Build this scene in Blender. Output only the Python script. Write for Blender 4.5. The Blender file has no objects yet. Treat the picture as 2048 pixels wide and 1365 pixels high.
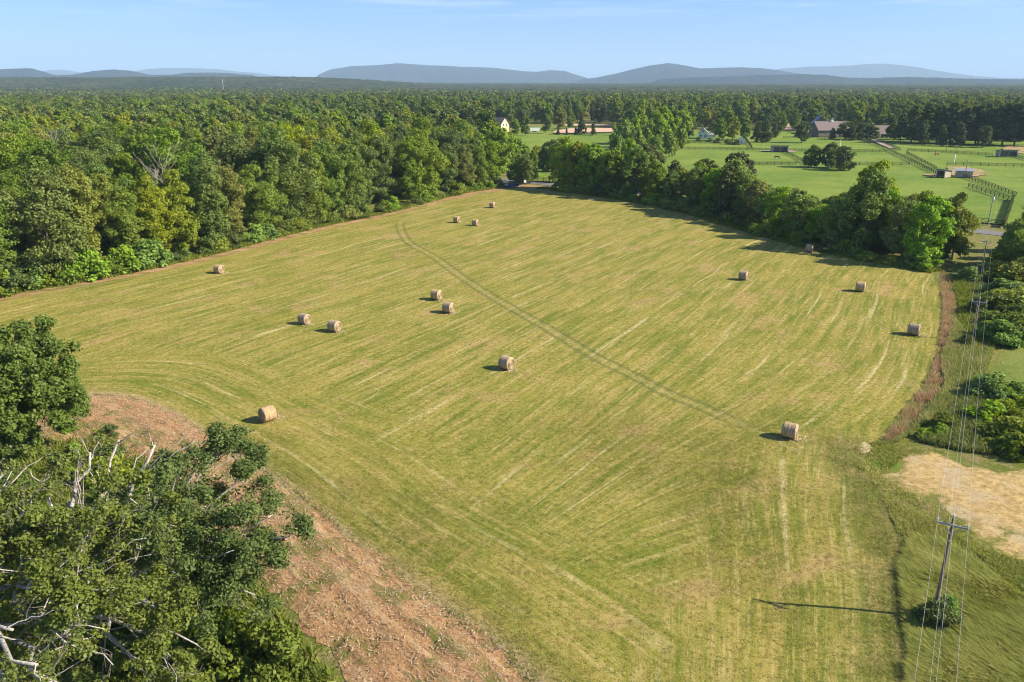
import bpy, math, random
import numpy as np
from mathutils import Vector, Matrix
from mathutils.geometry import delaunay_2d_cdt

rnd = random.Random(7)
R = np.random.default_rng(7)
sc = bpy.context.scene
COL = sc.collection
PI = math.pi
rad = math.radians

# ------------------------------------------------------------------ camera maths (used to survey the place from the photograph)
F = 1547.0; CX, CY, YH, HC = 1024.0, 682.5, 161.0, 33.0
PT = math.atan((CY - YH) / F); SP, CP = math.sin(PT), math.cos(PT)
def g(x, y, z=0.0):
    u = (x - CX) / F; v = (y - CY) / F
    t = (HC - z) / (SP + v * CP)
    return np.array([u * t, t * (CP - v * SP)])
def G(pts, z=0.0):
    return np.array([g(p[0], p[1], z) for p in pts])
def at(x, y, d):
    """point on the ray of pixel (x, y) at ground distance d"""
    u = (x - CX) / F; v = (y - CY) / F
    t = d / (CP - v * SP)
    return np.array([u * t, d, HC - t * (SP + v * CP)])
def proj(X, Y, Z):
    dz = Z - HC
    d = Y * CP - dz * SP; up = Y * SP + dz * CP
    return CX + F * X / d, CY - F * up / d

# ------------------------------------------------------------------ small numpy toolbox
def vnoise(x, y, seed=0):
    def h(ix, iy):
        n = (ix * 374761393 + iy * 668265263 + seed * 974711) & 0x7fffffff
        n = (n ^ (n >> 13)) * 1274126177 & 0x7fffffff
        return ((n ^ (n >> 16)) & 0xffff) / 65535.0
    x = np.asarray(x, float); y = np.asarray(y, float)
    ix = np.floor(x).astype(np.int64); iy = np.floor(y).astype(np.int64)
    fx = x - ix; fy = y - iy
    fx = fx * fx * (3 - 2 * fx); fy = fy * fy * (3 - 2 * fy)
    return (h(ix, iy) * (1 - fx) + h(ix + 1, iy) * fx) * (1 - fy) + (h(ix, iy + 1) * (1 - fx) + h(ix + 1, iy + 1) * fx) * fy
def fbm(x, y, seed=0, o=4):
    s = 0; a = 0.5
    for i in range(o):
        s = s + a * vnoise(x, y, seed + i * 17); x = x * 2.03 + 5.1; y = y * 2.03 + 1.7; a *= 0.5
    return s
def smooth(a, b, x):
    t = np.clip((x - a) / (b - a), 0, 1); return t * t * (3 - 2 * t)
def inside(P, poly):
    P = np.atleast_2d(P); x, y = P[:, 0], P[:, 1]; c = np.zeros(len(P), bool)
    n = len(poly); j = n - 1
    for i in range(n):
        xi, yi = poly[i][:2]; xj, yj = poly[j][:2]
        if yi != yj:
            c ^= ((yi > y) != (yj > y)) & (x < (xj - xi) * (y - yi) / (yj - yi) + xi)
        j = i
    return c
def pdist(P, line):
    """distance, side (+ left of travel), length along, to a polyline"""
    P = np.atleast_2d(P); best = np.full(len(P), 1e9); sd = np.zeros(len(P)); al = np.zeros(len(P)); acc = 0.0
    for a, b in zip(line[:-1], line[1:]):
        a = np.asarray(a[:2], float); b = np.asarray(b[:2], float)
        ab = b - a; L = np.hypot(*ab) + 1e-9; t = np.clip(((P - a) @ ab) / L ** 2, 0, 1)
        q = a + t[:, None] * ab; d = np.hypot(P[:, 0] - q[:, 0], P[:, 1] - q[:, 1])
        m = d < best
        best[m] = d[m]; al[m] = acc + t[m] * L
        sd[m] = np.sign(ab[0] * (P[m, 1] - a[1]) - ab[1] * (P[m, 0] - a[0])); acc += L
    return best, sd, al
def spline(pts, step=1.0, closed=False):
    p = np.asarray(pts, float); n = len(p); out = []
    rng = range(n) if closed else range(n - 1)
    for i in rng:
        if closed: a, b, c_, d = p[i - 1], p[i], p[(i + 1) % n], p[(i + 2) % n]
        else: a, b, c_, d = p[max(i - 1, 0)], p[i], p[i + 1], p[min(i + 2, n - 1)]
        k = max(1, int(np.linalg.norm(c_ - b) / step))
        for t in np.arange(k) / k:
            out.append(0.5 * ((2 * b) + (-a + c_) * t + (2 * a - 5 * b + 4 * c_ - d) * t * t + (-a + 3 * b - 3 * c_ + d) * t ** 3))
    if not closed: out.append(p[-1])
    return np.array(out)

class MB:
    """collects faces of one mesh"""
    def __init__(s): s.V = []; s.F = []; s.n = 0; s.M = []; s.T = []
    def add(s, V, F, mi=0, tint=None):
        V = np.asarray(V, float); 
        F = np.asarray(F, int)
        s.V.append(V); s.F.append(F + s.n); s.n += len(V); s.M.append(np.full(len(F), mi))
        s.T.append(np.zeros(len(F)) if tint is None else np.broadcast_to(np.asarray(tint, float), (len(F),)).copy())
        return s
    def box(s, c, d, rz=0.0, mi=0, taper=1.0):
        x, y, z = np.array(d) / 2
        v = np.array([[-x, -y, -z], [x, -y, -z], [x, y, -z], [-x, y, -z], [-x * taper, -y * taper, z], [x * taper, -y * taper, z], [x * taper, y * taper, z], [-x * taper, y * taper, z]])
        cc, ss = math.cos(rz), math.sin(rz)
        v = np.c_[v[:, 0] * cc - v[:, 1] * ss, v[:, 0] * ss + v[:, 1] * cc, v[:, 2]] + np.array(c)
        s.add(v, [[0, 3, 2, 1], [4, 5, 6, 7], [0, 1, 5, 4], [1, 2, 6, 5], [2, 3, 7, 6], [3, 0, 4, 7]], mi)
        return s
    def tube(s, P, r, k=6, mi=0, cap=True, tint=None):
        P = np.asarray(P, float); n = len(P); r = np.broadcast_to(np.asarray(r, float), (n,))
        T = np.gradient(P, axis=0) if n > 2 else np.repeat((P[1:] - P[:1]), 2, 0)
        T = T / (np.linalg.norm(T, axis=1)[:, None] + 1e-9)
        up = np.array([0.0, 0, 1]) if abs(T[0, 2]) < 0.9 else np.array([1.0, 0, 0])
        A = np.cross(T, up); A /= np.linalg.norm(A, axis=1)[:, None] + 1e-9
        B = np.cross(T, A)
        a = np.arange(k) * 2 * PI / k
        V = (P[:, None, :] + r[:, None, None] * (np.cos(a)[None, :, None] * A[:, None, :] + np.sin(a)[None, :, None] * B[:, None, :])).reshape(-1, 3)
        i = np.arange(n - 1)[:, None] * k; j = np.arange(k)[None, :]; j2 = (j + 1) % k
        Fq = np.stack([i + j, i + k + j, i + k + j2, i + j2], -1).reshape(-1, 4)
        if cap:
            V = np.r_[V, [P[-1]]]
            Fc = np.array([[(n - 1) * k + q, len(V) - 1, len(V) - 1, (n - 1) * k + (q + 1) % k] for q in range(k)])
            s.add(V, Fq, mi, tint)
            base = s.n - len(V)
            s.F.append(Fc[:, [0, 1, 3]] + base); s.M.append(np.full(k, mi)); s.T.append(np.zeros(k) if tint is None else np.full(k, tint))
        else: s.add(V, Fq, mi, tint)
        return s
    def build(s, name, mats, parent=None, smooth_=False, loc=None, link=True):
        me = bpy.data.meshes.new(name)
        V = np.concatenate(s.V); nv = len(V)
        lt = np.concatenate([np.full(len(f), f.shape[1]) for f in s.F]); li = np.concatenate([f.ravel() for f in s.F])
        me.vertices.add(nv); me.vertices.foreach_set('co', V.astype(np.float32).ravel())
        me.loops.add(len(li)); me.loops.foreach_set('vertex_index', li.astype(np.int32))
        me.polygons.add(len(lt)); st = np.r_[0, np.cumsum(lt)[:-1]]
        me.polygons.foreach_set('loop_start', st.astype(np.int32)); me.polygons.foreach_set('loop_total', lt.astype(np.int32))
        me.polygons.foreach_set('material_index', np.concatenate(s.M).astype(np.int32))
        me.polygons.foreach_set('use_smooth', np.full(len(lt), bool(smooth_)))
        a = me.attributes.new('tint', 'FLOAT', 'FACE'); a.data.foreach_set('value', np.concatenate(s.T).astype(np.float32))
        me.update(); me.validate()
        for m in (mats if isinstance(mats, (list, tuple)) else [mats]): me.materials.append(m)
        return obj(name, me, parent, loc) if link else me

def obj(name, me, parent=None, loc=None):
    o = bpy.data.objects.new(name, me); COL.objects.link(o)
    if parent: o.parent = parent
    if loc is not None: o.location = loc
    return o
def tag(o, label=None, cat=None, group=None, kind=None):
    if label: o['label'] = label
    if cat: o['category'] = cat
    if group: o['group'] = group
    if kind: o['kind'] = kind
    return o
def empty(name, loc, rz=0.0, label=None, cat=None, group=None):
    o = bpy.data.objects.new(name, None); COL.objects.link(o); o.empty_display_size = 0.5
    o.location = (loc[0], loc[1], loc[2] if len(loc) > 2 else 0); o.rotation_euler = (0, 0, rz)
    return tag(o, label, cat, group)
def copy_tree(o, parent=None):
    c = o.copy(); COL.objects.link(c)
    if parent: c.parent = parent
    for ch in o.children: copy_tree(ch, c)
    return c

# ------------------------------------------------------------------ materials
class NB:
    def __init__(s, name):
        s.m = bpy.data.materials.new(name); s.m.use_nodes = True; s.t = s.m.node_tree; s.t.nodes.clear()
        s.out = s.t.nodes.new('ShaderNodeOutputMaterial')
    def n(s, ty, props=None, **inp):
        nd = s.t.nodes.new(ty)
        for k, v in (props or {}).items(): setattr(nd, k, v)
        for k, v in inp.items():
            k = int(k[1:]) if k[0] == '_' else k.replace('__', ' ')
            s.put(nd.inputs[k], v)
        return nd
    def put(s, sock, v):
        if isinstance(v, bpy.types.NodeSocket): s.t.links.new(v, sock)
        else:
            if sock.type == 'RGBA' and len(v) == 3: v = (*v, 1)
            sock.default_value = v
    def mth(s, op, a, b=0.0, c=0.0, clamp=False):
        return s.n('ShaderNodeMath', {'operation': op, 'use_clamp': clamp}, _0=a, _1=b, _2=c).outputs[0]
    def mix(s, f, a, b, mode='MIX'):
        return s.n('ShaderNodeMixRGB', {'blend_type': mode}, _0=f, _1=a, _2=b).outputs[0]
    def noise(s, vec, scale, detail=4.0, rough=0.6, dist=0.0):
        return s.n('ShaderNodeTexNoise', None, Vector=vec, Scale=scale, Detail=detail, Roughness=rough, Distortion=dist).outputs[0]
    def step(s, f, a, b):
        return s.n('ShaderNodeMapRange', {'interpolation_type': 'SMOOTHSTEP'}, _0=f, _1=a, _2=b).outputs[0]
    def attr(s, name): return s.n('ShaderNodeAttribute', {'attribute_name': name}).outputs['Fac']
    def pos(s): return s.n('ShaderNodeNewGeometry').outputs['Position']
    def objco(s): return s.n('ShaderNodeTexCoord').outputs['Object']
    def xyz(s, x, y, z=0.0): return s.n('ShaderNodeCombineXYZ', None, _0=x, _1=y, _2=z).outputs[0]
    def scale(s, v, k): return s.n('ShaderNodeVectorMath', {'operation': 'MULTIPLY'}, _0=v, _1=k).outputs[0]
    def bump(s, h, strength, dist): return s.n('ShaderNodeBump', None, Strength=strength, Distance=dist, Height=h).outputs[0]
    def rand(s): return s.n('ShaderNodeObjectInfo').outputs['Random']
    def hsv(s, c, h, sa, v): return s.n('ShaderNodeHueSaturation', None, Hue=h, Saturation=sa, Value=v, Color=c).outputs[0]
    def done(s, col, rough=0.9, bump=None, spec=0.2, metal=0.0, **kw):
        b = s.n('ShaderNodeBsdfPrincipled'); s.put(b.inputs['Base Color'], col); s.put(b.inputs['Roughness'], rough)
        b.inputs['Specular IOR Level'].default_value = spec; b.inputs['Metallic'].default_value = metal
        if bump is not None: s.t.links.new(bump, b.inputs['Normal'])
        s.t.links.new(b.outputs[0], s.out.inputs[0]); return s.m

def leaf_mat(name, c1, c2, var=0.16, trans=0.32, huev=0.024):
    """foliage: two leaf colours mixed leaf by leaf and clump by clump, shifted a little from plant to plant"""
    b = NB(name); r = b.rand(); t = b.attr('tint')
    col = b.mix(t, c1, c2)
    r2 = b.mth('FRACT', b.mth('MULTIPLY', r, 7.31))
    col = b.hsv(col, b.mth('MULTIPLY_ADD', r, huev, 0.5 - huev * 0.5), b.mth('MULTIPLY_ADD', r2, 0.25, 0.85), b.mth('MULTIPLY_ADD', r2, var * 2, 1 - var))
    d = b.n('ShaderNodeBsdfDiffuse', None, Color=col)
    tc = b.hsv(col, 0.485, 1.1, 1.15)
    tr = b.n('ShaderNodeBsdfTranslucent', None, Color=tc)
    mx = b.n('ShaderNodeMixShader', None, _0=trans, _1=d.outputs[0], _2=tr.outputs[0])
    gl = b.n('ShaderNodeBsdfGlossy', None, Color=(0.9, 0.95, 1.0), Roughness=0.55)
    mx2 = b.n('ShaderNodeMixShader', None, _0=0.012, _1=mx.outputs[0], _2=gl.outputs[0])
    b.t.links.new(mx2.outputs[0], b.out.inputs[0]); return b.m
def plain(name, col, rough=0.7, var=0.12, scale=3.0, spec=0.3, metal=0.0, bump=0.0):
    b = NB(name); p = b.objco(); n = b.noise(p, scale, 5.0)
    c = b.mix(n, tuple(k * (1 - var) for k in col), tuple(min(1, k * (1 + var)) for k in col))
    bp = b.bump(b.noise(p, scale * 6, 3.0), bump, 0.02) if bump else None
    return b.done(c, rough, bp, spec, metal)

def bark(name, c1, c2):
    b = NB(name); p = b.objco(); n = b.noise(b.scale(p, (3, 3, 0.7)), 2.5, 6.0, 0.7)
    c = b.mix(b.step(n, 0.35, 0.65), c1, c2)
    return b.done(c, 0.95, b.bump(n, 0.6, 0.05))
M = {}
M['bark'] = bark('brown_bark', (0.09, 0.075, 0.06), (0.2, 0.17, 0.14))
M['pale_bark'] = bark('pale_bark', (0.27, 0.25, 0.22), (0.54, 0.50, 0.45))
M['twig'] = bark('grey_twig_bark', (0.14, 0.12, 0.10), (0.28, 0.25, 0.22))
M['dead_bark'] = bark('dead_wood', (0.25, 0.21, 0.18), (0.42, 0.36, 0.33))
LEAF = {
 'olive': ((0.090, 0.108, 0.020), (0.15, 0.165, 0.032)),
 'green': ((0.066, 0.102, 0.020), (0.115, 0.155, 0.030)),
 'dark': ((0.050, 0.078, 0.020), (0.085, 0.115, 0.030)),
 'yellow': ((0.096, 0.126, 0.019), (0.155, 0.182, 0.030)),
 'lime': ((0.092, 0.145, 0.022), (0.155, 0.21, 0.038)),
 'cedar': ((0.034, 0.054, 0.02), (0.072, 0.086, 0.032)),
 'oak': ((0.046, 0.072, 0.016), (0.096, 0.122, 0.026)),
 'bush': ((0.085, 0.14, 0.024), (0.15, 0.215, 0.042)),
 'far': ((0.046, 0.056, 0.02), (0.078, 0.084, 0.028)),
 'brush': ((0.09, 0.122, 0.021), (0.16, 0.182, 0.038)),
}
LK = 1.95
for k, (a, b_) in LEAF.items(): a = tuple(q * LK for q in a); b_ = tuple(q * LK for q in b_); a = (a[0], a[1], a[2] * 0.72); b_ = (b_[0], b_[1], b_[2] * 0.72); M[k] = leaf_mat(k + '_leaves', a, b_)

# ------------------------------------------------------------------ foliage shapes
def quads(P, N, size, rng, aspect=1.5):
    """diamond leaf faces at P facing N"""
    n = len(P); N = N / (np.linalg.norm(N, axis=1)[:, None] + 1e-9)
    r = rng.normal(size=(n, 3)); A = np.cross(N, r); A /= np.linalg.norm(A, axis=1)[:, None] + 1e-9
    B = np.cross(N, A); s = (np.broadcast_to(size, (n,)) * rng.uniform(0.65, 1.35, n))[:, None]
    a = A * s * 0.5 * aspect; b = B * s * 0.5
    V = np.stack([P - a, P - b * 1.0 + a * 0.15, P + a, P + b + a * 0.15], 1).reshape(-1, 3)
    return V, np.arange(n * 4).reshape(-1, 4)
def sphere_dirs(n, rng):
    d = rng.normal(size=(n, 3)); return d / np.linalg.norm(d, axis=1)[:, None]

def crown_lobes(rng, H, Rr, z0, n, shape='oval', lobe=0.36):
    t = (np.arange(n) + 0.5) / n
    rng.shuffle(t)
    if shape == 'oval': prof = np.sin(PI * np.clip(t * 0.86 + 0.12, 0, 1)) ** 0.6
    elif shape == 'cone': prof = (1 - t) ** 0.8 * 0.95 + 0.05
    elif shape == 'column': prof = np.sin(PI * np.clip(t * 0.8 + 0.18, 0, 1)) ** 0.45
    else: prof = np.sqrt(np.clip(1 - (t * 1.0) ** 2.2, 0, 1)) * 0.95 + 0.08       # dome
    a = rng.uniform(0, 2 * PI, n); rr = Rr * prof * np.sqrt(rng.uniform(0.25, 1, n)) * (1 - lobe * 0.75)
    lr = Rr * lobe * rng.uniform(0.75, 1.25, n) * (0.55 + 0.45 * prof)
    z = z0 + (H - z0 - lr * 0.6) * t * 0.97 + lr * 0.25
    return np.c_[rr * np.cos(a), rr * np.sin(a), z], lr
def crown(rng, H, Rr, z0, nl, nleaf, ls, shape='oval', lobe=0.36, zs=0.85, sub=7, aspect=1.5, inner=0.12):
    C, L = crown_lobes(rng, H, Rr, z0, nl, shape, lobe)
    k = nl * sub
    d = sphere_dirs(k, rng); d[:, 2] = d[:, 2] * 0.8 + 0.18
    Lr = np.repeat(L, sub); S = np.repeat(C, sub, 0) + d * Lr[:, None] * np.array([0.72, 0.72, 0.72 * zs]); SR = Lr * rng.uniform(0.34, 0.58, k)
    w = SR ** 2; w /= w.sum(); idx = rng.choice(k, nleaf, p=w)
    dd = sphere_dirs(nleaf, rng); dd[:, 2] = dd[:, 2] * 0.85 + 0.15
    rr = SR[idx] * (1 - 0.45 * rng.uniform(0, 1, nleaf) ** 2.2)
    P = S[idx] + dd * rr[:, None] * np.array([1, 1, zs]) + rng.normal(size=(nleaf, 3)) * ls * 0.35
    # leaves buried in a neighbouring lobe are dropped
    keep = np.ones(nleaf, bool)
    for c, r in zip(C, L):
        q = (P - c) / np.array([1, 1, zs]); keep &= ~((q ** 2).sum(1) < (r * 0.55) ** 2) | (rng.uniform(0, 1, nleaf) < inner)
    P = P[keep]; dd = dd[keep]; idx = idx[keep]
    N = dd + rng.normal(size=P.shape) * 0.55 + np.array([0, 0, 0.35])
    V, Fq = quads(P, N, ls, rng, aspect)
    ct = rng.uniform(0, 1, k)
    tint = np.clip(0.15 + 0.5 * ct[idx] + rng.uniform(-0.25, 0.4, len(P)), 0, 1)
    return V, Fq, tint, C, L
def bend(a, b, rng, n=5, amt=0.08, rise=0.0):
    a = np.asarray(a, float); b = np.asarray(b, float); t = np.linspace(0, 1, n)[:, None]
    L = np.linalg.norm(b - a); off = np.cumsum(rng.normal(size=(n, 3)), 0) * amt * L / n
    off -= off[-1] * t
    return a + (b - a) * t + off * (1 - 0) + np.array([0, 0, 1]) * rise * L * np.sin(PI * t)
def trunk_mesh(rng, H, z0, C, r0, mat, nlimb=6, name='trunk'):
    mb = MB(); top = np.array([rng.normal() * 0.3, rng.normal() * 0.3, z0 + (H - z0) * 0.55])
    P = bend((0, 0, -0.3), top, rng, 7, 0.06); rr = r0 * np.linspace(1.15, 0.35, 7)
    mb.tube(P, rr, 7)
    for i in range(min(nlimb, len(C))):
        c = C[i]; k = min(5, max(2, int(6 * c[2] / H)))
        s = P[k] if P[k][2] < c[2] else P[2]
        mb.tube(bend(s, c, rng, 5, 0.1, 0.05), np.linspace(r0 * 0.42, r0 * 0.1, 5), 5)
    return mb.build(name, mat, link=False, smooth_=True)

PROTO = {}
def proto(key, leaf, barkm, H, Rr, z0, nl, nleaf, ls, shape='oval', lobe=0.36, zs=0.85, sub=7, r0=0.3, seed=1, nlimb=6, aspect=1.5):
    rng = np.random.default_rng(seed)
    V, Fq, t, C, L = crown(rng, H, Rr, z0, nl, nleaf, ls, shape, lobe, zs, sub, aspect)
    cm = MB().add(V, Fq, 0, t).build('crown', M[leaf], link=False)
    tm = trunk_mesh(rng, H, z0, C, r0, M[barkm], nlimb) if barkm else None
    PROTO[key] = (cm, tm, H, leaf)
# edge and canopy trees of the wood: four leaf colours, two or three shapes each
s_ = 10
for leaf in ('olive', 'green', 'dark', 'yellow'):
    proto(leaf + '_tall', leaf, 'bark', 21, 5.2, 1.2, 34, 26000, 0.28, 'oval', 0.42, 0.9, 9, 0.32, s_ + 1)
    proto(leaf + '_broad', leaf, 'bark', 18, 6.2, 1.4, 34, 26000, 0.28, 'oval', 0.42, 0.85, 9, 0.34, s_ + 2)
    proto(leaf + '_slim', leaf, 'bark', 20, 4.1, 1.2, 32, 20000, 0.28, 'column', 0.46, 1.1, 8, 0.26, s_ + 3)
    proto(leaf + '_mid', leaf, 'bark', 19, 5.6, 2.5, 26, 6000, 0.6, 'oval', 0.38, 0.85, 7, 0.3, s_ + 4, 3)
    proto(leaf + '_far', leaf if leaf == 'green' else 'dark' if leaf != 'yellow' else 'olive', None, 18, 6.2, 1.5, 12, 520, 1.9, 'dome', 0.46, 0.8, 5, 0.3, s_ + 5)
    s_ += 10
proto('far_a', 'far', None, 18, 6.5, 1.5, 13, 520, 1.9, 'dome', 0.46, 0.8, 5, 0.3, 91)
proto('far_b', 'far', None, 19, 4.6, 1.0, 13, 420, 1.8, 'cone', 0.5, 0.9, 5, 0.3, 92)
proto('cedar_cone', 'cedar', 'bark', 10, 3.2, 0.9, 34, 7500, 0.3, 'cone', 0.42, 1.1, 6, 0.2, 93)
proto('cedar_round', 'cedar', 'bark', 11, 4.2, 1.2, 34, 14000, 0.26, 'oval', 0.36, 0.9, 6, 0.25, 94)
proto('pine', 'cedar', 'bark', 23, 5.2, 2.5, 44, 6500, 0.62, 'cone', 0.36, 0.6, 6, 0.3, 95)
proto('spruce', 'cedar', 'bark', 9, 2.6, 0.4, 30, 2600, 0.42, 'cone', 0.36, 0.7, 5, 0.15, 96)
proto('poplar', 'lime', 'bark', 19, 3.6, 2.0, 30, 6500, 0.55, 'column', 0.36, 1.9, 6, 0.22, 97)
proto('poplar_wide', 'lime', 'bark', 17, 4.6, 2.0, 30, 7000, 0.55, 'oval', 0.34, 1.7, 6, 0.22, 98)
proto('round_dark', 'dark', 'bark', 9.5, 4.3, 0.5, 30, 8000, 0.36, 'oval', 0.36, 0.9, 6, 0.22, 99)
proto('hedge_a', 'bush', 'bark', 13, 4.6, 0.8, 30, 12500, 0.30, 'oval', 0.36, 0.85, 8, 0.22, 101)
proto('hedge_b', 'olive', 'bark', 12, 4.9, 0.6, 32, 12500, 0.30, 'dome', 0.34, 0.85, 8, 0.22, 102)
proto('hedge_c', 'green', 'bark', 14, 4.4, 0.8, 30, 12500, 0.30, 'oval', 0.36, 0.9, 8, 0.22, 103)
proto('hedge_lime', 'yellow', 'bark', 14, 4.2, 1.0, 30, 12500, 0.30, 'oval', 0.36, 1.1, 8, 0.22, 104)
proto('bush_a', 'bush', None, 2.6, 2.1, 0.0, 22, 4200, 0.2, 'dome', 0.36, 0.8, 7, 0.1, 105)
proto('bush_b', 'brush', None, 2.0, 2.2, 0.0, 22, 4000, 0.18, 'dome', 0.36, 0.7, 7, 0.1, 106)
proto('bush_c', 'oak', None, 3.4, 2.4, 0.0, 24, 4800, 0.2, 'dome', 0.34, 0.85, 7, 0.1, 107)

def tree(name, key, x, y, h, rz=None, label=None, cat='tree', group=None, wide=1.0, z=0.0):
    cm, tm, H, leaf = PROTO[key]
    s = h / H
    r = empty(name, (x, y, z), rnd.uniform(0, 2 * PI) if rz is None else rz, label, cat, group)
    r.scale = (s * wide, s * wide, s)
    if tm: obj('trunk', tm, r)
    obj('crown', cm, r)
    return r
def shrub(name, key, x, y, h, wide=1.0, label=None, cat='bush', group=None, z=0.0):
    cm, tm, H, leaf = PROTO[key]; s = h / H
    o = obj(name, cm, None, (x, y, z)); o.rotation_euler = (0, 0, rnd.uniform(0, 6.28)); o.scale = (s * wide, s * wide, s)
    return tag(o, label, cat, group)

# ------------------------------------------------------------------ the lie of the land
def ridge(x, y):
    """wooded swell of ground on the left, three kilometres off"""
    return 32 * smooth(2300, 3100, y) * smooth(4200, 3300, y) * smooth(-100, -900, x) 
def terr(x, y):
    x = np.asarray(x, float); y = np.asarray(y, float)
    d = np.hypot(x, y)
    f = smooth(750, 1600, d)
    return f * ((fbm(x / 900, y / 700, 3, 3) - 0.45) * 16 - 4) + ridge(x, y)

# ------------------------------------------------------------------ outlines surveyed from the photograph
left_edge = G([(0, 600), (250, 555), (430, 515), (640, 460), (800, 425), (900, 398), (960, 385), (1040, 374)])
top_edge = G([(1100, 381), (1220, 398), (1340, 420), (1460, 455), (1600, 495), (1740, 525), (1850, 545)])
right_edge = G([(1872, 562), (1880, 600), (1875, 680), (1850, 760), (1800, 820), (1757, 880)])
low_right = G([(1700, 905), (1715, 935), (1760, 985), (1792, 1060), (1803, 1130), (1815, 1230), (1822, 1290), (1824, 1365)])
dirt_top = G([(1060, 1365), (1000, 1310), (850, 1200), (700, 1090), (560, 970), (400, 870), (340, 830), (260, 797), (130, 793)])
field_poly = np.vstack([[(-118, 56)], [(-97, 92)], left_edge, top_edge, right_edge, low_right, [(25, 27), (8, 27)], dirt_top, [(-66, 74), (-90, 60)]])
field_poly = spline(field_poly, 0.7, True)
fp_n = np.c_[fbm(field_poly[:, 0] * 1.1, field_poly[:, 1] * 1.1, 5, 3) - 0.45, fbm(field_poly[:, 0] * 1.1, field_poly[:, 1] * 1.1, 55, 3) - 0.45]
field_poly = field_poly + fp_n * 1.1
dirt_line = spline(np.vstack([[(12, 22)], dirt_top, [(-66, 74), (-95, 60)]]), 1.0)
track = spline(G([(812, 438), (800, 450), (806, 470), (822, 490), (870, 517), (915, 550), (960, 580), (1020, 616), (1080, 650), (1180, 710), (1270, 755), (1330, 787), (1400, 815), (1470, 845), (1545, 878), (1610, 915)]), 1.0)

def sheet(name, poly, mat, z=0.0, grid=2.0, attrs=None, disp=None, label=None, jag=0.0, seed=1, step=None, rim=0.0, rimz=0.03):
    """a ground sheet: outline + interior grid, triangulated"""
    poly = np.asarray(poly, float)
    if step: poly = spline(poly, step, True)
    if jag: poly = poly + np.c_[fbm(poly[:, 0] * 0.9, poly[:, 1] * 0.9, seed, 3) - 0.45, fbm(poly[:, 0] * 0.9, poly[:, 1] * 0.9, seed + 9, 3) - 0.45] * jag * 2
    lo, hi = poly.min(0), poly.max(0)
    xs = np.arange(lo[0], hi[0], grid); ys = np.arange(lo[1], hi[1], grid)
    Q = np.stack(np.meshgrid(xs, ys), -1).reshape(-1, 2) + R.uniform(-0.2, 0.2, (len(xs) * len(ys), 2)) * grid
    Q = Q[inside(Q, poly)]
    d, _, _ = pdist(Q, np.vstack([poly, poly[:1]])); Q = Q[d > grid * 0.45]
    pts = [Vector(p) for p in poly] + [Vector(q) for q in Q]
    n = len(poly)
    res = delaunay_2d_cdt(pts, [], [list(range(n))], 1, 1e-4)
    V2 = np.array([(v.x, v.y) for v in res[0]]); Ft = np.array([f for f in res[2] if len(f) == 3])
    zz = np.full(len(V2), z) + (disp(V2[:, 0], V2[:, 1]) if disp else 0)
    if rim: zz = rimz + (zz - rimz) * smooth(-0.01, rim, pdist(V2, np.vstack([poly, poly[:1]]))[0])
    mb = MB().add(np.c_[V2, zz], Ft)
    a, b, c = (mb.V[0][Ft[:, k]] for k in range(3))
    flip = np.cross(b - a, c - a)[:, 2] < 0
    Ft[flip] = Ft[flip][:, ::-1]; mb.F[0] = Ft
    o = mb.build(name, mat, smooth_=True)
    at_ = o.data.attributes.new('pd', 'FLOAT', 'POINT'); at_.data.foreach_set('value', (pdist(V2, np.vstack([poly, poly[:1]]))[0]).astype(np.float32))
    for k, fn in (attrs or {}).items():
        at_ = o.data.attributes.new(k, 'FLOAT', 'POINT'); at_.data.foreach_set('value', fn(V2).astype(np.float32))
    return tag(o, label, kind='structure')

# ------------------------------------------------------------------ ground, fields
def ground_mat():
    b = NB('meadow_ground'); p = b.pos()
    n1 = b.noise(p, 0.05, 4.0); n2 = b.noise(p, 0.9, 6.0, 0.7); n3 = b.noise(p, 5.0, 5.0, 0.7)
    c = b.mix(b.step(n1, 0.35, 0.65), (0.14, 0.18, 0.026), (0.21, 0.215, 0.045))
    c = b.mix(b.step(b.noise(p, 0.3, 5.0, 0.7), 0.5, 0.64), c, (0.25, 0.205, 0.085)); c = b.mix(b.step(n2, 0.46, 0.7), c, (0.36, 0.27, 0.13))
    c = b.mix(b.step(n3, 0.35, 0.62), b.mix(0.5, c, (0.05, 0.055, 0.015)), c)
    return b.done(c, 0.95, b.bump(n3, 0.8, 0.25), 0.1)
rr = np.r_[np.linspace(0, 700, 60), 700 * 1.045 ** np.arange(1, 84)]
aa = np.linspace(-PI, PI, 121)
gx = (rr[:, None] * np.sin(aa)[None, :]); gy = (rr[:, None] * np.cos(aa)[None, :])
gz = np.where(rr[:, None] > 6000, terr(gx, gy) * smooth(9000, 6000, rr)[:, None] - 6 * smooth(6000, 9000, rr)[:, None], terr(gx, gy))
V = np.stack([gx, gy, gz], -1).reshape(-1, 3); nA = len(aa)
i = np.arange(len(rr) - 1)[:, None] * nA; j = np.arange(nA - 1)[None, :]
Fq = np.stack([i + j, i + j + 1, i + nA + j + 1, i + nA + j], -1).reshape(-1, 4)[:, ::-1]
tag(MB().add(V, Fq).build('ground', ground_mat(), smooth_=True), kind='structure')

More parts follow.
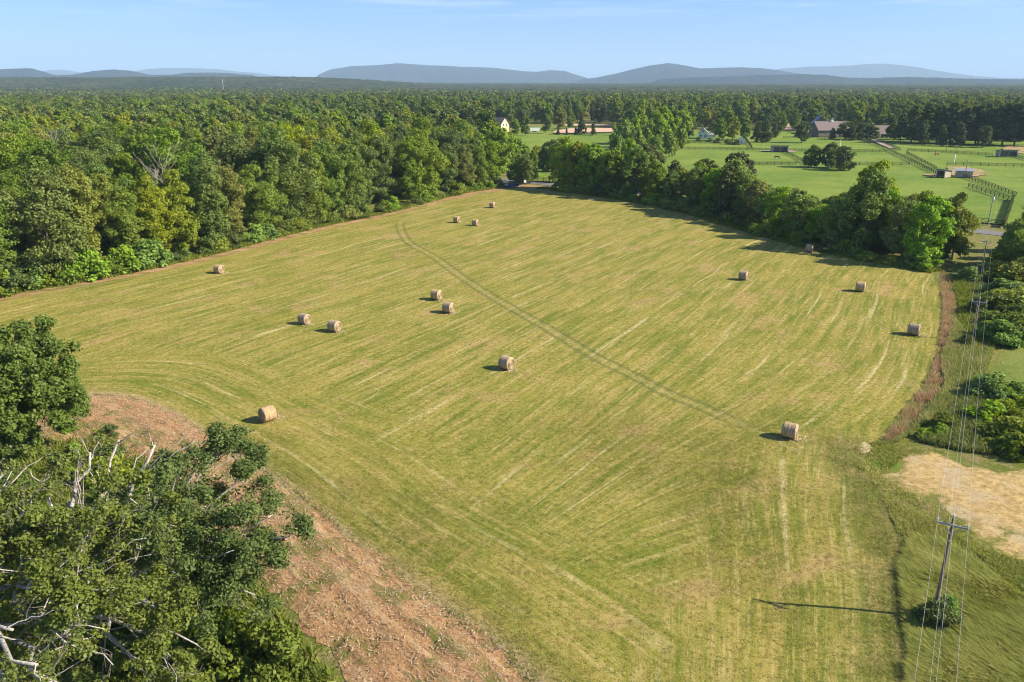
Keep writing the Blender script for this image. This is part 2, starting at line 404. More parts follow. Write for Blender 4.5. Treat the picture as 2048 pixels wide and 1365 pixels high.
UV = np.array([math.cos(rad(59)), math.sin(rad(59))]); UU = np.array([math.sin(rad(59)), -math.cos(rad(59))])
def f_u(P):
    u = P @ UU; v = P @ UV
    w = smooth(-32, -18, u)
    return u + w * 0.0055 * np.maximum(0, 100 - v) ** 2 + (fbm(P[:, 0] / 25, P[:, 1] / 25, 8, 2) - 0.4) * 2.5
def f_v(P): return P @ UV
def f_e(P): return pdist(P, dirt_line)[0] + (fbm(P[:, 0] / 18, P[:, 1] / 18, 18, 2) - 0.4) * 2.0
def f_s(P): return pdist(P, dirt_line)[2]
fan_line = spline(G([(1210, 1400), (1330, 1200), (1425, 1000), (1500, 895), (1600, 855), (1760, 850)]), 1.0)
def f_u3(P): return P[:, 0] / (P[:, 1] + 14.0) * 68.0 + (fbm(P[:, 0] / 14, P[:, 1] / 14, 28, 2) - 0.4) * 2.0
def f_v3(P): return P[:, 1]
def f_cm(P):
    d, s, a = pdist(P, fan_line); return np.clip(-d * s + (fbm(P[:, 0] / 3, P[:, 1] / 3, 29, 3) - 0.45) * 5, -6, 6)
def f_lr(P): return pdist(P, low_right)[0]
def f_t(P):
    d, s, a = pdist(P, track); return d * s
def f_t2(P):
    a = pdist(P, track)[2]; return np.minimum(a / 20, (a.max() - a) / 24)
def field_mat():
    b = NB('mown_hay_field'); p = b.pos()
    u, v, e, s, t = b.attr('ur'), b.attr('vr'), b.attr('ed'), b.attr('es'), b.attr('tr')
    def rows(u, v, o):
        big = b.noise(b.xyz(b.mth('MULTIPLY', u, 0.30), b.mth('MULTIPLY', v, 0.045), o), 1.0, 3.0, 0.65)
        mid = b.noise(b.xyz(b.mth('MULTIPLY', u, 0.95), b.mth('MULTIPLY', v, 0.06), o + 3), 1.0, 5.0, 0.7)
        fin = b.noise(b.xyz(b.mth('MULTIPLY', u, 2.3), b.mth('MULTIPLY', v, 0.10), o + 7), 1.0, 5.0, 0.72)
        # rake lines every few metres, broken along their length
        wob = b.mth('MULTIPLY_ADD', b.noise(b.xyz(b.mth('MULTIPLY', u, 0.16), b.mth('MULTIPLY', v, 0.02), o + 9), 1.0, 2.0), 5.0, u)
        ln = b.mth('ABSOLUTE', b.mth('SINE', b.mth('MULTIPLY', wob, 0.82)))
        brk = b.noise(b.xyz(b.mth('MULTIPLY', u, 0.22), b.mth('MULTIPLY', v, 0.045), o + 13), 1.0, 4.0, 0.65)
        line = b.mth('MULTIPLY', b.mth('MULTIPLY', b.step(ln, 0.976, 0.9995), b.step(brk, 0.48, 0.62)), 0.75)
        return big, mid, fin, line
    A = rows(u, v, 0.0); B = rows(e, s, 40.0); Cc = rows(b.attr('u3'), b.attr('v3'), 80.0); cmk = b.step(b.attr('cm'), -2.5, 2.5)
    hb = b.step(b.mth('MULTIPLY_ADD', b.noise(p, 0.12, 3.0), 12.0, e), 23.5, 14.0)
    big, mid, fin, line = (b.mix(cmk, b.mix(hb, x, y), z) for x, y, z in zip(A, B, Cc))
    bl = b.noise(p, 0.022, 3.0); bl2 = b.noise(p, 0.16, 4.0, 0.65)
    g1 = b.noise(p, 2.6, 5.0, 0.75); g2 = b.noise(p, 9.0, 4.0, 0.75); g3 = b.noise(p, 0.8, 4.0, 0.7)
    c = b.mix(b.step(b.mth('MULTIPLY_ADD', bl2, 0.5, b.mth('MULTIPLY', big, 0.6)), 0.4, 0.68), (0.158, 0.182, 0.02), (0.285, 0.252, 0.048))
    c = b.mix(b.mth('MULTIPLY', b.step(mid, 0.45, 0.66), 0.62), c, (0.39, 0.295, 0.088))
    c = b.mix(b.mth('MULTIPLY', b.step(fin, 0.5, 0.6), b.mth('MULTIPLY', b.step(g3, 0.3, 0.6), 0.72)), c, (0.47, 0.365, 0.14))
    c = b.mix(b.mth('MULTIPLY', b.step(mid, 0.5, 0.33), 0.62), c, (0.108, 0.148, 0.015))
    c = b.mix(b.mth('MULTIPLY', line, b.mth('MULTIPLY_ADD', g1, 0.8, 0.3), clamp=True), c, (0.62, 0.52, 0.27))
    # dry, ruddy patches where the mower scalped the ground
    dry = b.mth('MULTIPLY', b.step(b.noise(b.xyz(b.mth('MULTIPLY', u, 0.13), b.mth('MULTIPLY', v, 0.07), 70), 1.0, 4.0, 0.7), 0.54, 0.68), 0.7)
    c = b.mix(dry, c, (0.41, 0.275, 0.115))
    # wheel tracks
    ta = b.mth('ABSOLUTE', t)
    w2 = b.mth('MULTIPLY', b.step(b.mth('ABSOLUTE', b.mth('SUBTRACT', ta, 0.85)), 0.42, 0.18), b.step(b.attr('ta'), 0.1, 0.6))
    c = b.mix(b.mth('MULTIPLY', w2, 0.58), c, (0.125, 0.13, 0.04))
    w3 = b.mth('MULTIPLY', b.step(ta, 0.45, 0.2), 0.4)
    c = b.mix(w3, c, (0.33, 0.29, 0.11))
    # thin bare border next to the turned soil
    c = b.mix(b.mth('MULTIPLY', b.step(b.mth('MULTIPLY_ADD', g3, 2.0, e), 2.6, 0.9), 0.75), c, (0.36, 0.26, 0.14))
    c = b.mix(b.mth('MULTIPLY', b.step(b.mth('MULTIPLY_ADD', g3, 6.0, b.attr('lr')), 8.5, 3.0), 0.75), c, b.mix(b.step(bl2, 0.4, 0.6), (0.085, 0.115, 0.016), (0.22, 0.18, 0.07)))
    grain = b.mth('ADD', b.mth('MULTIPLY', g1, 0.55), b.mth('MULTIPLY', g2, 0.45))
    c = b.mix(b.step(grain, 0.54, 0.38), c, b.mix(0.72, c, (0.035, 0.05, 0.006)))
    c = b.mix(b.mth('MULTIPLY', b.step(grain, 0.54, 0.66), 0.6), c, (0.47, 0.40, 0.17))
    return b.done(c, 0.95, b.bump(grain, 0.9, 0.14), 0.1)
sheet('hay_field', field_poly, field_mat(), 0.06, 1.2, {'ur': f_u, 'vr': f_v, 'ed': f_e, 'es': f_s, 'tr': f_t, 'ta': f_t2, 'u3': f_u3, 'v3': f_v3, 'cm': f_cm, 'lr': f_lr},
      lambda x, y: fbm(x / 9, y / 9, 77, 3) * 0.18, rim=4.0, rimz=0.045)

# turned red soil beside the field
dirt_low = G([(85, 905), (150, 880), (230, 910), (330, 960), (400, 1040), (480, 1110), (560, 1200), (640, 1290), (700, 1365)])
dirt_poly = np.vstack([np.array([(3, 26), (12, 24)]), dirt_top + np.array([0.6, 0.5]), G([(90, 800), (70, 850)]), dirt_low, [(-10, 26)]])
def dirt_mat():
    b = NB('turned_red_soil'); p = b.pos(); e, s = b.attr('ed'), b.attr('es')
    st = b.noise(b.xyz(b.mth('MULTIPLY', e, 1.3), b.mth('MULTIPLY', s, 0.14), 0), 1.0, 5.0, 0.7)
    st2 = b.noise(b.xyz(b.mth('MULTIPLY', e, 0.45), b.mth('MULTIPLY', s, 0.06), 9), 1.0, 4.0, 0.65)
    n1 = b.noise(p, 0.35, 5.0, 0.7); n2 = b.noise(p, 3.5, 6.0, 0.75); n3 = b.noise(p, 11.0, 3.0, 0.7)
    c = b.mix(b.step(n2, 0.32, 0.62), (0.20, 0.108, 0.048), (0.42, 0.243, 0.115))
    c = b.mix(b.mth('MULTIPLY', b.step(st, 0.46, 0.66), 0.75), c, (0.49, 0.345, 0.185))
    c = b.mix(b.mth('MULTIPLY', b.step(n3, 0.55, 0.7), 0.6), c, (0.55, 0.43, 0.245))
    gr = b.mth('MULTIPLY', b.step(b.mth('MULTIPLY_ADD', n1, 0.6, b.mth('MULTIPLY', st2, 0.5)), 0.53, 0.63), b.step(n2, 0.38, 0.55))
    c = b.mix(b.mth('MULTIPLY', gr, 0.85), c, (0.10, 0.135, 0.022))
    h = b.mth('ADD', b.mth('MULTIPLY', n2, 0.6), b.mth('MULTIPLY', st, 0.8))
    return b.done(c, 0.95, b.bump(h, 1.0, 0.3), 0.1)
def furrow(x, y):
    P = np.c_[x, y]; e, _, s = pdist(P, dirt_line)
    return (fbm(e * 1.1, s * 0.12, 31, 3) - 0.45) * 0.42 + (fbm(x * 1.3, y * 1.3, 32, 3) - 0.45) * 0.42 + 0.22 - 0.22 * smooth(1.5, 0, e)
sheet('soil_strip', dirt_poly, dirt_mat(), 0.10, 0.36, {'ed': f_e, 'es': f_s}, furrow, jag=0.8, step=0.5, rim=1.2)
soil = dirt_mat()
# narrow red soil edge along the wood
le = spline(np.vstack([[(-97, 92)], left_edge, G([(1060, 379)])]), 2.0)
nrm = np.array([-UU[0], -UU[1]])
w_ = 1.2 + 1.6 * fbm(le[:, 0] / 9, le[:, 1] / 9, 71, 3)
edge_poly = np.vstack([le + nrm * -0.9, (le + nrm * w_[:, None])[::-1]])
sheet('soil_edge', edge_poly, soil, 0.09, 0.9, {'ed': f_e, 'es': f_s}, None, jag=0.5, seed=4)
sheet('soil_turnaround', G([(885, 402), (930, 386), (985, 372), (1050, 370), (1110, 378), (1075, 383), (1010, 381), (950, 393)]), soil, 0.115, 1.2, {'ed': f_e, 'es': f_s}, None, jag=0.8, seed=6, step=1.5)
def straw_mat():
    b = NB('straw_mulch'); p = b.pos(); n1 = b.noise(p, 1.6, 6.0, 0.75); n2 = b.noise(p, 7.0, 5.0, 0.75); n0 = b.noise(p, 0.25, 4.0, 0.65)
    c = b.mix(b.step(n1, 0.35, 0.65), (0.38, 0.265, 0.10), (0.63, 0.46, 0.20))
    c = b.mix(b.step(n0, 0.45, 0.68), c, (0.50, 0.395, 0.235))
    c = b.mix(b.mth('MULTIPLY', b.step(b.noise(b.scale(p, (1, 2.6, 1)), 3.0, 5.0, 0.8), 0.48, 0.36), 0.8), c, (0.19, 0.125, 0.045))
    c = b.mix(b.mth('MULTIPLY', b.step(b.mth('MULTIPLY_ADD', n1, 0.5, n0), 0.62, 0.5), b.step(n2, 0.4, 0.55)), c, (0.2, 0.2, 0.05))
    ef = b.step(b.mth('MULTIPLY_ADD', b.mth('ADD', n1, n0), 3.2, b.attr('pd')), 4.1, 2.7)
    c = b.mix(ef, c, b.mix(b.step(n2, 0.4, 0.6), (0.12, 0.15, 0.024), (0.22, 0.215, 0.05)))
    return b.done(c, 0.95, b.bump(b.mth('ADD', n1, n2), 1.0, 0.15), 0.1)
straw = straw_mat()
sheet('straw_patch', G([(1775, 955), (1800, 925), (1850, 908), (1900, 918), (1980, 935), (2075, 950), (2090, 1080), (2048, 1070), (2010, 1068), (1960, 1085), (1935, 1045), (1880, 1010), (1825, 985)]), straw, 0.05, 0.8, jag=1.6, seed=11, step=0.4, rim=1.0, rimz=0.012,
      disp=lambda x, y: fbm(x * 1.3, y * 1.3, 3, 3) * 0.2)
sheet('bare_patch', G([(1975, 1085), (2048, 1070), (2080, 1090), (2060, 1118), (2010, 1112)]), straw, 0.045, 0.8, jag=0.5, seed=13, step=0.4, rim=0.8, rimz=0.012)
sheet('bare_spot', G([(1722, 884), (1735, 880), (1742, 890), (1741, 903), (1725, 906), (1718, 897)]), plain('pale_bare_soil', (0.50, 0.38, 0.24), 0.95, 0.15, 0.9, bump=0.3), 0.10, 0.5, None, jag=0.12, seed=15, step=0.3, rim=0.4, rimz=0.015)

def grass_sheet_mat(name, c1, c2, c3, sc_=1.0, fade=0):
    b = NB(name); p = b.pos(); n0 = b.noise(p, 0.03 * sc_, 4.0, 0.6); n1 = b.noise(p, 0.35 * sc_, 5.0, 0.7); n2 = b.noise(p, 2.2, 5.0, 0.75)
    c = b.mix(b.step(n0, 0.38, 0.62), c1, c2)
    c = b.mix(b.mth('MULTIPLY', b.step(n1, 0.5, 0.72), 0.7), c, c3)
    c = b.mix(b.mth('MULTIPLY', b.step(b.noise(p, 0.11, 5.0, 0.7), 0.52, 0.66), 0.5), c, b.mix(0.6, c, (0.06, 0.1, 0.012)))
    c = b.mix(b.step(n2, 0.48, 0.3), c, b.mix(0.5, c, (0.04, 0.06, 0.01)))
    if fade: c = b.mix(b.step(b.mth('MULTIPLY_ADD', b.mth('ADD', n1, n2), 2.0, b.attr('pd')), 3.4, 2.0), c, b.mix(b.step(n2, 0.4, 0.6), (0.12, 0.15, 0.024), (0.22, 0.215, 0.05)))
    return b.done(c, 0.95, b.bump(b.mth('ADD', n1, n2), 0.7, 0.3), 0.1)
pasture = grass_sheet_mat('pasture_grass', (0.128, 0.205, 0.026), (0.185, 0.25, 0.038), (0.28, 0.27, 0.08))
sheet('pasture', [(0, 272), (12, 268), (118, 184), (230, 150), (420, 190), (420, 440), (300, 440), (250, 505), (150, 555), (100, 545), (70, 600), (10, 600), (-8, 480)], pasture, 0.03, 9.0,
      disp=lambda x, y: fbm(x / 40, y / 40, 21, 3) * 0.4)
mown = grass_sheet_mat('mown_lawn', (0.15, 0.2, 0.035), (0.2, 0.225, 0.05), (0.25, 0.24, 0.08), 1.0, 1)
sheet('mown_strip', G([(1972, 742), (1985, 720), (2020, 690), (2080, 676), (2090, 790), (2048, 785), (2005, 775)]), mown, 0.05, 1.2, jag=0.6, seed=19, step=0.6, rim=1.0, rimz=0.012)
verge = grass_sheet_mat('green_grass', (0.09, 0.165, 0.018), (0.12, 0.195, 0.022), (0.13, 0.18, 0.03), 1.0, 1)
sheet('green_patch', G([(1722, 915), (1770, 905), (1810, 925), (1815, 940), (1780, 950), (1745, 940)]), verge, 0.05, 0.8, jag=0.8, seed=23, step=0.4, rim=1.0, rimz=0.012)

def band(line, w, step=1.5):
    L = spline(line, step); t = np.gradient(L, axis=0); t /= np.linalg.norm(t, axis=1)[:, None]; nn = np.c_[-t[:, 1], t[:, 0]]
    return np.vstack([L + nn * w / 2, (L - nn * w / 2)[::-1]])
asphalt = plain('asphalt', (0.16, 0.155, 0.15), 0.9, 0.2, 0.6, bump=0.3)
road_line = np.array([(-60, 332), (-18, 290), (9, 264.5), (40, 238), (75, 206), (107, 177), (150, 140), (230, 80)])
sheet('road', band(road_line, 5.6), asphalt, 0.09, 3.0)
gravel = plain('pale_gravel', (0.40, 0.31, 0.21), 0.95, 0.2, 0.8, bump=0.4)
def earth_mat():
    b = NB('trodden_earth'); p = b.pos(); n = b.noise(p, 0.25, 5.0, 0.7); n2 = b.noise(p, 1.2, 4.0, 0.7)
    c = b.mix(n2, (0.36, 0.2, 0.115), (0.5, 0.32, 0.2)); c = b.mix(b.step(n, 0.42, 0.6), c, (0.15, 0.2, 0.04))
    return b.done(c, 0.95, b.bump(n2, 0.5, 0.2), 0.1)
earth = earth_mat()
sand = plain('arena_sand', (0.55, 0.36, 0.235), 0.95, 0.15, 0.3, bump=0.3)
lane = spline(G([(1740, 276), (1765, 290), (1800, 304), (1840, 325), (1878, 344), (1912, 354), (1980, 378), (2030, 396)]), 4.0)
sheet('farm_lane', band(lane[:22], 3.6, 4), gravel, 0.47, 6.0)
sheet('arena', G([(1110, 264), (1140, 259), (1225, 258.5), (1238, 261), (1225, 266), (1115, 269.5), (1104, 267.5)]), sand, 0.75, 12.0)
sheet('sand_field', G([(1128, 253.5), (1132, 249.5), (1226, 252), (1230, 255)]), sand, 0.7, 12.0)
sheet('bare_field', G([(1568, 262), (1576, 250), (1600, 249), (1604, 262)]), sand, 0.7, 12.0)
sheet('shed_yard', G([(1515, 304), (1540, 305.5), (1590, 306), (1600, 304.5), (1580, 303), (1540, 302.5)]), gravel, 0.5, 4.0)
sheet('paddock_soil', G([(1895, 337), (1925, 336.5), (1950, 340), (1975, 346), (1962, 354), (1940, 358), (1915, 354), (1880, 354), (1850, 353), (1860, 350), (1895, 349)]), earth, 0.5, 3.0, jag=3.0, step=2)
sheet('paddock_soil', G([(2010, 296), (2075, 297), (2075, 310), (2030, 309), (2008, 304)]), earth, 0.55, 5.0, jag=1.0, step=3)

# ------------------------------------------------------------------ hills
def hill_mat(name, c1, c2):
    b = NB(name); p = b.pos(); n0 = b.noise(p, 0.0011, 5.0, 0.6); n1 = b.noise(b.scale(p, (1, 1, 1.4)), 0.012, 6.0, 0.75); n2 = b.noise(p, 0.05, 3.0, 0.7)
    c = b.mix(b.step(n0, 0.35, 0.65), c1, c2)
    c = b.mix(b.step(b.mth('MULTIPLY_ADD', n2, 0.5, b.mth('MULTIPLY', n1, 0.5)), 0.56, 0.42), c, tuple(k * 0.4 for k in c1))
    return b.done(c, 0.95, b.bump(n1, 0.6, 30.0), 0.05)
HM = hill_mat('wooded_hill', (0.026, 0.038, 0.022), (0.045, 0.055, 0.026))
def hill(prof, D, depth, bumpy, nx=420, ny=46, mat=HM, seed=1):
    """a hill range: skyline heights seen from the field, given a body that falls away in front and behind"""
    px = np.array([p[0] for p in prof], float); py = np.array([p[1] for p in prof], float)
    xs = np.linspace(px[0], px[-1], nx); o = np.argsort(px)
    ys = np.interp(xs, px, py)
    k = max(3, nx // 60) | 1; ys = np.convolve(np.pad(ys, k // 2, 'edge'), np.ones(k) / k, 'valid')
    c = np.array([at(x, y, D) for x, y in zip(xs, ys)])
    t = np.linspace(-1, 1, ny)
    X = c[:, 0][:, None] * (1 + t[None, :] * depth / D); Y = D + t[None, :] * depth + np.zeros((nx, 1))
    sh = np.cos(t * PI / 2)[None, :] ** 1.15
    rid = 1 - 0.35 * np.abs(np.sin(t * PI))[None, :] * (fbm(X / 700 + 3, Y / 1500, seed, 3) * 1.4)
    ends = np.minimum(1, np.minimum(np.arange(nx), np.arange(nx)[::-1]) / 8)[:, None]
    Z = np.maximum(c[:, 2][:, None], 2) * sh * rid * ends - 12 + 12 * sh
    Z = Z + (fbm(X / bumpy / 3, Y / bumpy / 5, seed + 5, 3) - 0.45) * bumpy * 0.3 * sh + (fbm(X / 420, Y / 700, seed + 9, 4) - 0.45) * bumpy * 5.5 * np.sin(np.clip(sh, 0, 1) * PI) + (R.uniform(0, 1, X.shape) - 0.5) * 5 * sh
    V = np.stack([X, Y, Z], -1).reshape(-1, 3)
    i = np.arange(nx - 1)[:, None] * ny; j = np.arange(ny - 1)[None, :]
    Fq = np.stack([i + j, i + ny + j, i + ny + j + 1, i + j + 1], -1).reshape(-1, 4)
    return tag(MB().add(V, Fq).build('hills', mat, smooth_=True), kind='structure')
hill([(-120, 148), (-60, 141), (0, 139), (30, 137), (65, 137), (85, 143), (110, 151), (140, 150), (165, 146), (185, 142), (230, 139), (265, 142), (300, 150), (340, 150), (370, 146), (420, 145), (460, 147), (520, 152)], 6800, 900, 16, seed=2)
hill([(40, 152), (80, 144), (100, 140), (130, 140), (160, 145), (210, 150), (260, 144), (290, 139), (330, 136), (400, 137), (440, 139), (480, 144), (515, 146), (560, 154)], 16500, 1500, 24, seed=3)
hill([(625, 158), (640, 148), (660, 139), (700, 132), (740, 131), (770, 129), (795, 126.5), (830, 129), (860, 131), (895, 131.5), (920, 133.5), (960, 134), (1000, 137), (1050, 143), (1075, 144), (1100, 140.5), (1130, 142), (1150, 149), (1185, 159)], 10500, 1500, 22, seed=4)
hill([(1150, 161), (1190, 156), (1230, 148), (1265, 139), (1300, 131), (1335, 126.5), (1360, 129), (1400, 137), (1430, 136), (1480, 134.5), (1530, 137), (1570, 143), (1620, 152), (1680, 159)], 8800, 1400, 20, seed=5)
hill([(1480, 152), (1540, 141), (1565, 137), (1620, 133), (1660, 132.5), (1700, 131), (1735, 128), (1760, 127), (1800, 129.5), (1840, 135), (1870, 141), (1910, 147), (1950, 152), (2000, 156), (2048, 157), (2150, 158)], 15500, 1500, 24, seed=6)
hill([(1300, 161), (1380, 155), (1420, 154), (1480, 152), (1540, 150), (1600, 148.5), (1650, 150), (1700, 156), (1760, 156), (1820, 154), (1880, 156), (1960, 158), (2060, 159), (2200, 160)], 6000, 800, 14, seed=7)

# canopy of the far wood, two to six kilometres off: one rolling mass of crowns
def far_canopy():
    nr, na = 190, 900
    d = 2150 * (7200 / 2150) ** np.linspace(0, 1, nr); a = np.linspace(rad(-38), rad(38), na)
    X = d[:, None] * np.sin(a)[None, :]; Y = d[:, None] * np.cos(a)[None, :]
    Z = terr(X, Y) * smooth(9000, 6000, d)[:, None] + 9 + 9 * fbm(X / 16, Y / 16, 61, 3) + 6 * fbm(X / 70, Y / 90, 62, 3)
    Z[0] -= 14
    i = np.arange(nr - 1)[:, None] * na; j = np.arange(na - 1)[None, :]
    Fq = np.stack([i + j, i + j + 1, i + na + j + 1, i + na + j], -1).reshape(-1, 4)[:, ::-1]
    b = NB('far_canopy_leaves'); p = b.pos(); n0 = b.noise(p, 0.004, 4.0, 0.6); n1 = b.noise(p, 0.05, 5.0, 0.75)
    c = b.mix(b.step(n0, 0.38, 0.62), (0.045, 0.062, 0.02), (0.085, 0.095, 0.03)); c = b.mix(b.step(n1, 0.6, 0.38), c, (0.02, 0.03, 0.012))
    m = b.done(c, 0.95, b.bump(n1, 0.8, 6.0), 0.05)
    tag(MB().add(np.stack([X, Y, Z], -1).reshape(-1, 3), Fq).build('forest', m, smooth_=True), 'unbroken far woodland canopy rolling to the foot of the hills', 'forest', kind='stuff')
far_canopy()

# ------------------------------------------------------------------ the wood on the left
ADJ = {'olive': 'olive green', 'green': 'mid green', 'dark': 'dark green', 'yellow': 'yellow green'}
def poisson(poly, dmin_fn, n, seed, first=None):
    rng = np.random.default_rng(seed); poly = np.asarray(poly, float); lo, hi = poly.min(0), poly.max(0)
    C = rng.uniform(lo, hi, (n, 2)); C = C[inside(C, poly)]
    pts = [] if first is None else [tuple(q) for q in first]; cell = 6.0; gd = {}
    for q in pts: gd.setdefault((int(q[0] // cell), int(q[1] // cell)), []).append(q)
    out = []
    for q in C:
        dm = dmin_fn(q[0], q[1]); k = int(dm // cell) + 1; ci, cj = int(q[0] // cell), int(q[1] // cell); ok = True
        for a in range(ci - k, ci + k + 1):
            for b in range(cj - k, cj + k + 1):
                for w in gd.get((a, b), ()):
                    if (w[0] - q[0]) ** 2 + (w[1] - q[1]) ** 2 < dm * dm: ok = False; break
                if not ok: break
            if not ok: break
        if ok: gd.setdefault((ci, cj), []).append(tuple(q)); out.append(q)
    return np.array(out)
def leafpick(x, y, d):
    n = float(fbm(x / 30, y / 30, 91, 2)) + rnd.uniform(-0.2, 0.2)
    if d < 175: tab = ('dark', 'green', 'olive', 'olive', 'yellow')
    else: tab = ('dark', 'green', 'green', 'olive', 'yellow')
    return tab[int(np.clip(n * 6.2, 0, 4))]
SNAG = [(312, 268, 22.5, 'bare grey dead tree standing in the middle of the wood canopy'), (298, 270, 22.0, 'smaller bare snag left of the canopy dead tree'), (95, 238, 23.0, 'dry brown bare tree far back in the left of the canopy')]
SNP = [at(px, py, (HC - h) / (HC - at(px, py, 1.0)[2])) for px, py, h, _ in SNAG]
# front row, walking the edge from the left of the frame to the parked cars
edge = spline(np.vstack([[(-100, 88)], left_edge]), 0.5)
seg = np.r_[0, np.cumsum(np.linalg.norm(np.diff(edge, axis=0), axis=1))]
front = []; s = 2.0
while s < seg[-1] - 1:
    q = np.array([np.interp(s, seg, edge[:, 0]), np.interp(s, seg, edge[:, 1])])
    off = rnd.uniform(5.5, 8.5)
    if 128 < s < 148: off += 7         # the bay where the leaning pale trunk stands
    front.append(q + nrm * off); s += rnd.uniform(5.6, 8.0)
front = np.array(front)
wood_poly = [(-4, 268), (-30, 335), (-120, 485), (-200, 612), (-450, 625), (-300, 400), (-160, 190), (-125, 100), (-112, 78)] + [tuple(q + nrm * 11) for q in edge[::12]]
wood = poisson(wood_poly, lambda x, y: 7.2 if y < 330 else 8.0, 26000, 5, front)
WP = np.vstack([front, wood]); dist = np.hypot(WP[:, 0], WP[:, 1])
wk = np.argsort(dist); nfront = len(front)
IND = 250; stuffP = []; cnt = 0
ORD = ['first', 'second', 'third', 'fourth', 'fifth', 'sixth', 'seventh', 'eighth', 'ninth', 'tenth', 'eleventh', 'twelfth', 'thirteenth', 'fourteenth', 'fifteenth', 'sixteenth', 'seventeenth', 'eighteenth', 'nineteenth', 'twentieth']
def visible(x, y, h, m=60):
    a, b = proj(x, y, h * 0.8); return -m < a < 2048 + m and b < 1365 + m
for ix in wk:
    x, y = WP[ix]; d = dist[ix]; lf = leafpick(x, y, d); isf = ix < nfront
    hh = rnd.uniform(14, 20.5) if isf else rnd.uniform(14.5, 23)
    if y > 235: hh *= 0.88
    for q in SNP:
        e_ = math.hypot(x - q[0], y - q[1])
        if e_ < 4.5: hh = min(hh, 13.0)
        elif e_ < 15 and d < math.hypot(q[0], q[1]): hh = min(hh, 18.8)
    if cnt < IND and visible(x, y, hh) and (isf or d < 420):
        key = lf + ('_mid' if d > 330 else rnd.choice(('_tall', '_broad', '_slim') if isf else ('_tall', '_broad', '_broad')))
        shp = {'_tall': 'tall', '_slim': 'narrow', '_broad': 'broad', '_mid': 'rounded'}['_' + key.split('_')[1]]
        if isf:
            n = nfront - ix
            lab = f'{shp} {ADJ[lf]} tree, number {n} along the wood edge counting from the parked cars'
        else:
            lab = f'{shp} {ADJ[lf]} tree crowded into the woodland canopy behind its front row'
        tree('woodland_tree', key, x, y, hh, None, lab, 'tree', 'trees at the edge of the wood' if isf else 'trees inside the wood')
        cnt += 1
    else: stuffP.append((x, y, hh, ('olive', 'green', 'dark', 'yellow').index(lf)))
print('wood individuals', cnt, 'stuff', len(stuffP), 'front', nfront)

def scatter(name, pts, keys, label, cat='forest'):
    """one stuff object: points that carry crowns (geometry nodes)"""
    P = np.array([(p[0], p[1], float(terr(p[0], p[1])) - 0.3) for p in pts]); n = len(P)
    me = bpy.data.meshes.new(name); me.vertices.add(n); me.vertices.foreach_set('co', P.astype(np.float32).ravel())
    H = np.array([PROTO[keys[int(p[3])]][2] for p in pts])
    rng = np.random.default_rng(n)
    s = np.array([p[2] for p in pts]) / H
    for nm, val, ty in (('scl', np.c_[s * rng.uniform(0.9, 1.2, n), s * rng.uniform(0.9, 1.2, n), s], 'FLOAT_VECTOR'), ('rot', np.c_[np.zeros(n), np.zeros(n), rng.uniform(0, 6.28, n)], 'FLOAT_VECTOR')):
        a = me.attributes.new(nm, ty, 'POINT'); a.data.foreach_set('vector', val.astype(np.float32).ravel())
    a = me.attributes.new('knd', 'INT', 'POINT'); a.data.foreach_set('value', np.array([int(p[3]) for p in pts], dtype=np.int32))
    o = obj(name, me); tag(o, label, cat, kind='stuff')
    ng = bpy.data.node_groups.new(name + '_nodes', 'GeometryNodeTree')
    ng.interface.new_socket('Geometry', in_out='INPUT', socket_type='NodeSocketGeometry'); ng.interface.new_socket('Geometry', in_out='OUTPUT', socket_type='NodeSocketGeometry')
    gi = ng.nodes.new('NodeGroupInput'); go = ng.nodes.new('NodeGroupOutput'); jn = ng.nodes.new('GeometryNodeJoinGeometry')
    def na(nm, ty):
        q = ng.nodes.new('GeometryNodeInputNamedAttribute'); q.data_type = ty; q.inputs['Name'].default_value = nm
        return q.outputs[0]
    sc_, ro, kd = na('scl', 'FLOAT_VECTOR'), na('rot', 'FLOAT_VECTOR'), na('knd', 'INT')
    for ki, key in enumerate(keys):
        src = SRC[key]
        oi = ng.nodes.new('GeometryNodeObjectInfo'); oi.inputs['Object'].default_value = src; oi.inputs['As Instance'].default_value = True
        cp = ng.nodes.new('FunctionNodeCompare'); cp.data_type = 'INT'; cp.operation = 'EQUAL'
        ng.links.new(kd, cp.inputs[2]); cp.inputs[3].default_value = ki
        ip = ng.nodes.new('GeometryNodeInstanceOnPoints')
        ng.links.new(gi.outputs[0], ip.inputs['Points']); ng.links.new(cp.outputs[0], ip.inputs['Selection']); ng.links.new(oi.outputs['Geometry'], ip.inputs['Instance'])
        ng.links.new(ro, ip.inputs['Rotation']); ng.links.new(sc_, ip.inputs['Scale']); ng.links.new(ip.outputs[0], jn.inputs[0])
    ng.links.new(jn.outputs[0], go.inputs[0])
    o.modifiers.new('trees', 'NODES').node_group = ng
    return o
# the crowns that the far woods repeat stand in the scene as trees themselves (far behind the farm)
SRC = {}
def seed_tree(key, x, y, h, label):
    r = tree('distant_tree', key, x, y, h, None, label, 'tree', 'trees standing behind the farm')
    SRC[key] = [c for c in r.children if c.name.startswith('crown')][0]
sx = 40
for k, lab in (('olive_mid', 'olive green rounded tree in the belt behind the sand arena'), ('green_mid', 'mid green rounded tree in the belt behind the sand arena'), ('dark_mid', 'dark green rounded tree in the belt behind the sand arena'), ('yellow_mid', 'yellow green rounded tree in the belt behind the sand arena'),
               ('olive_far', 'olive green tree deep in the woodland beyond the arena'), ('green_far', 'mid green tree deep in the woodland beyond the arena'), ('dark_far', 'dark green tree deep in the woodland beyond the arena'), ('yellow_far', 'yellow green tree deep in the woodland beyond the arena'),
               ('far_a', 'dull green round tree deep in the woodland beyond the arena'), ('far_b', 'dull green pointed tree deep in the woodland beyond the arena')):
    seed_tree(k, sx, 660 if 'mid' in k else 720, 17, lab); sx += 14
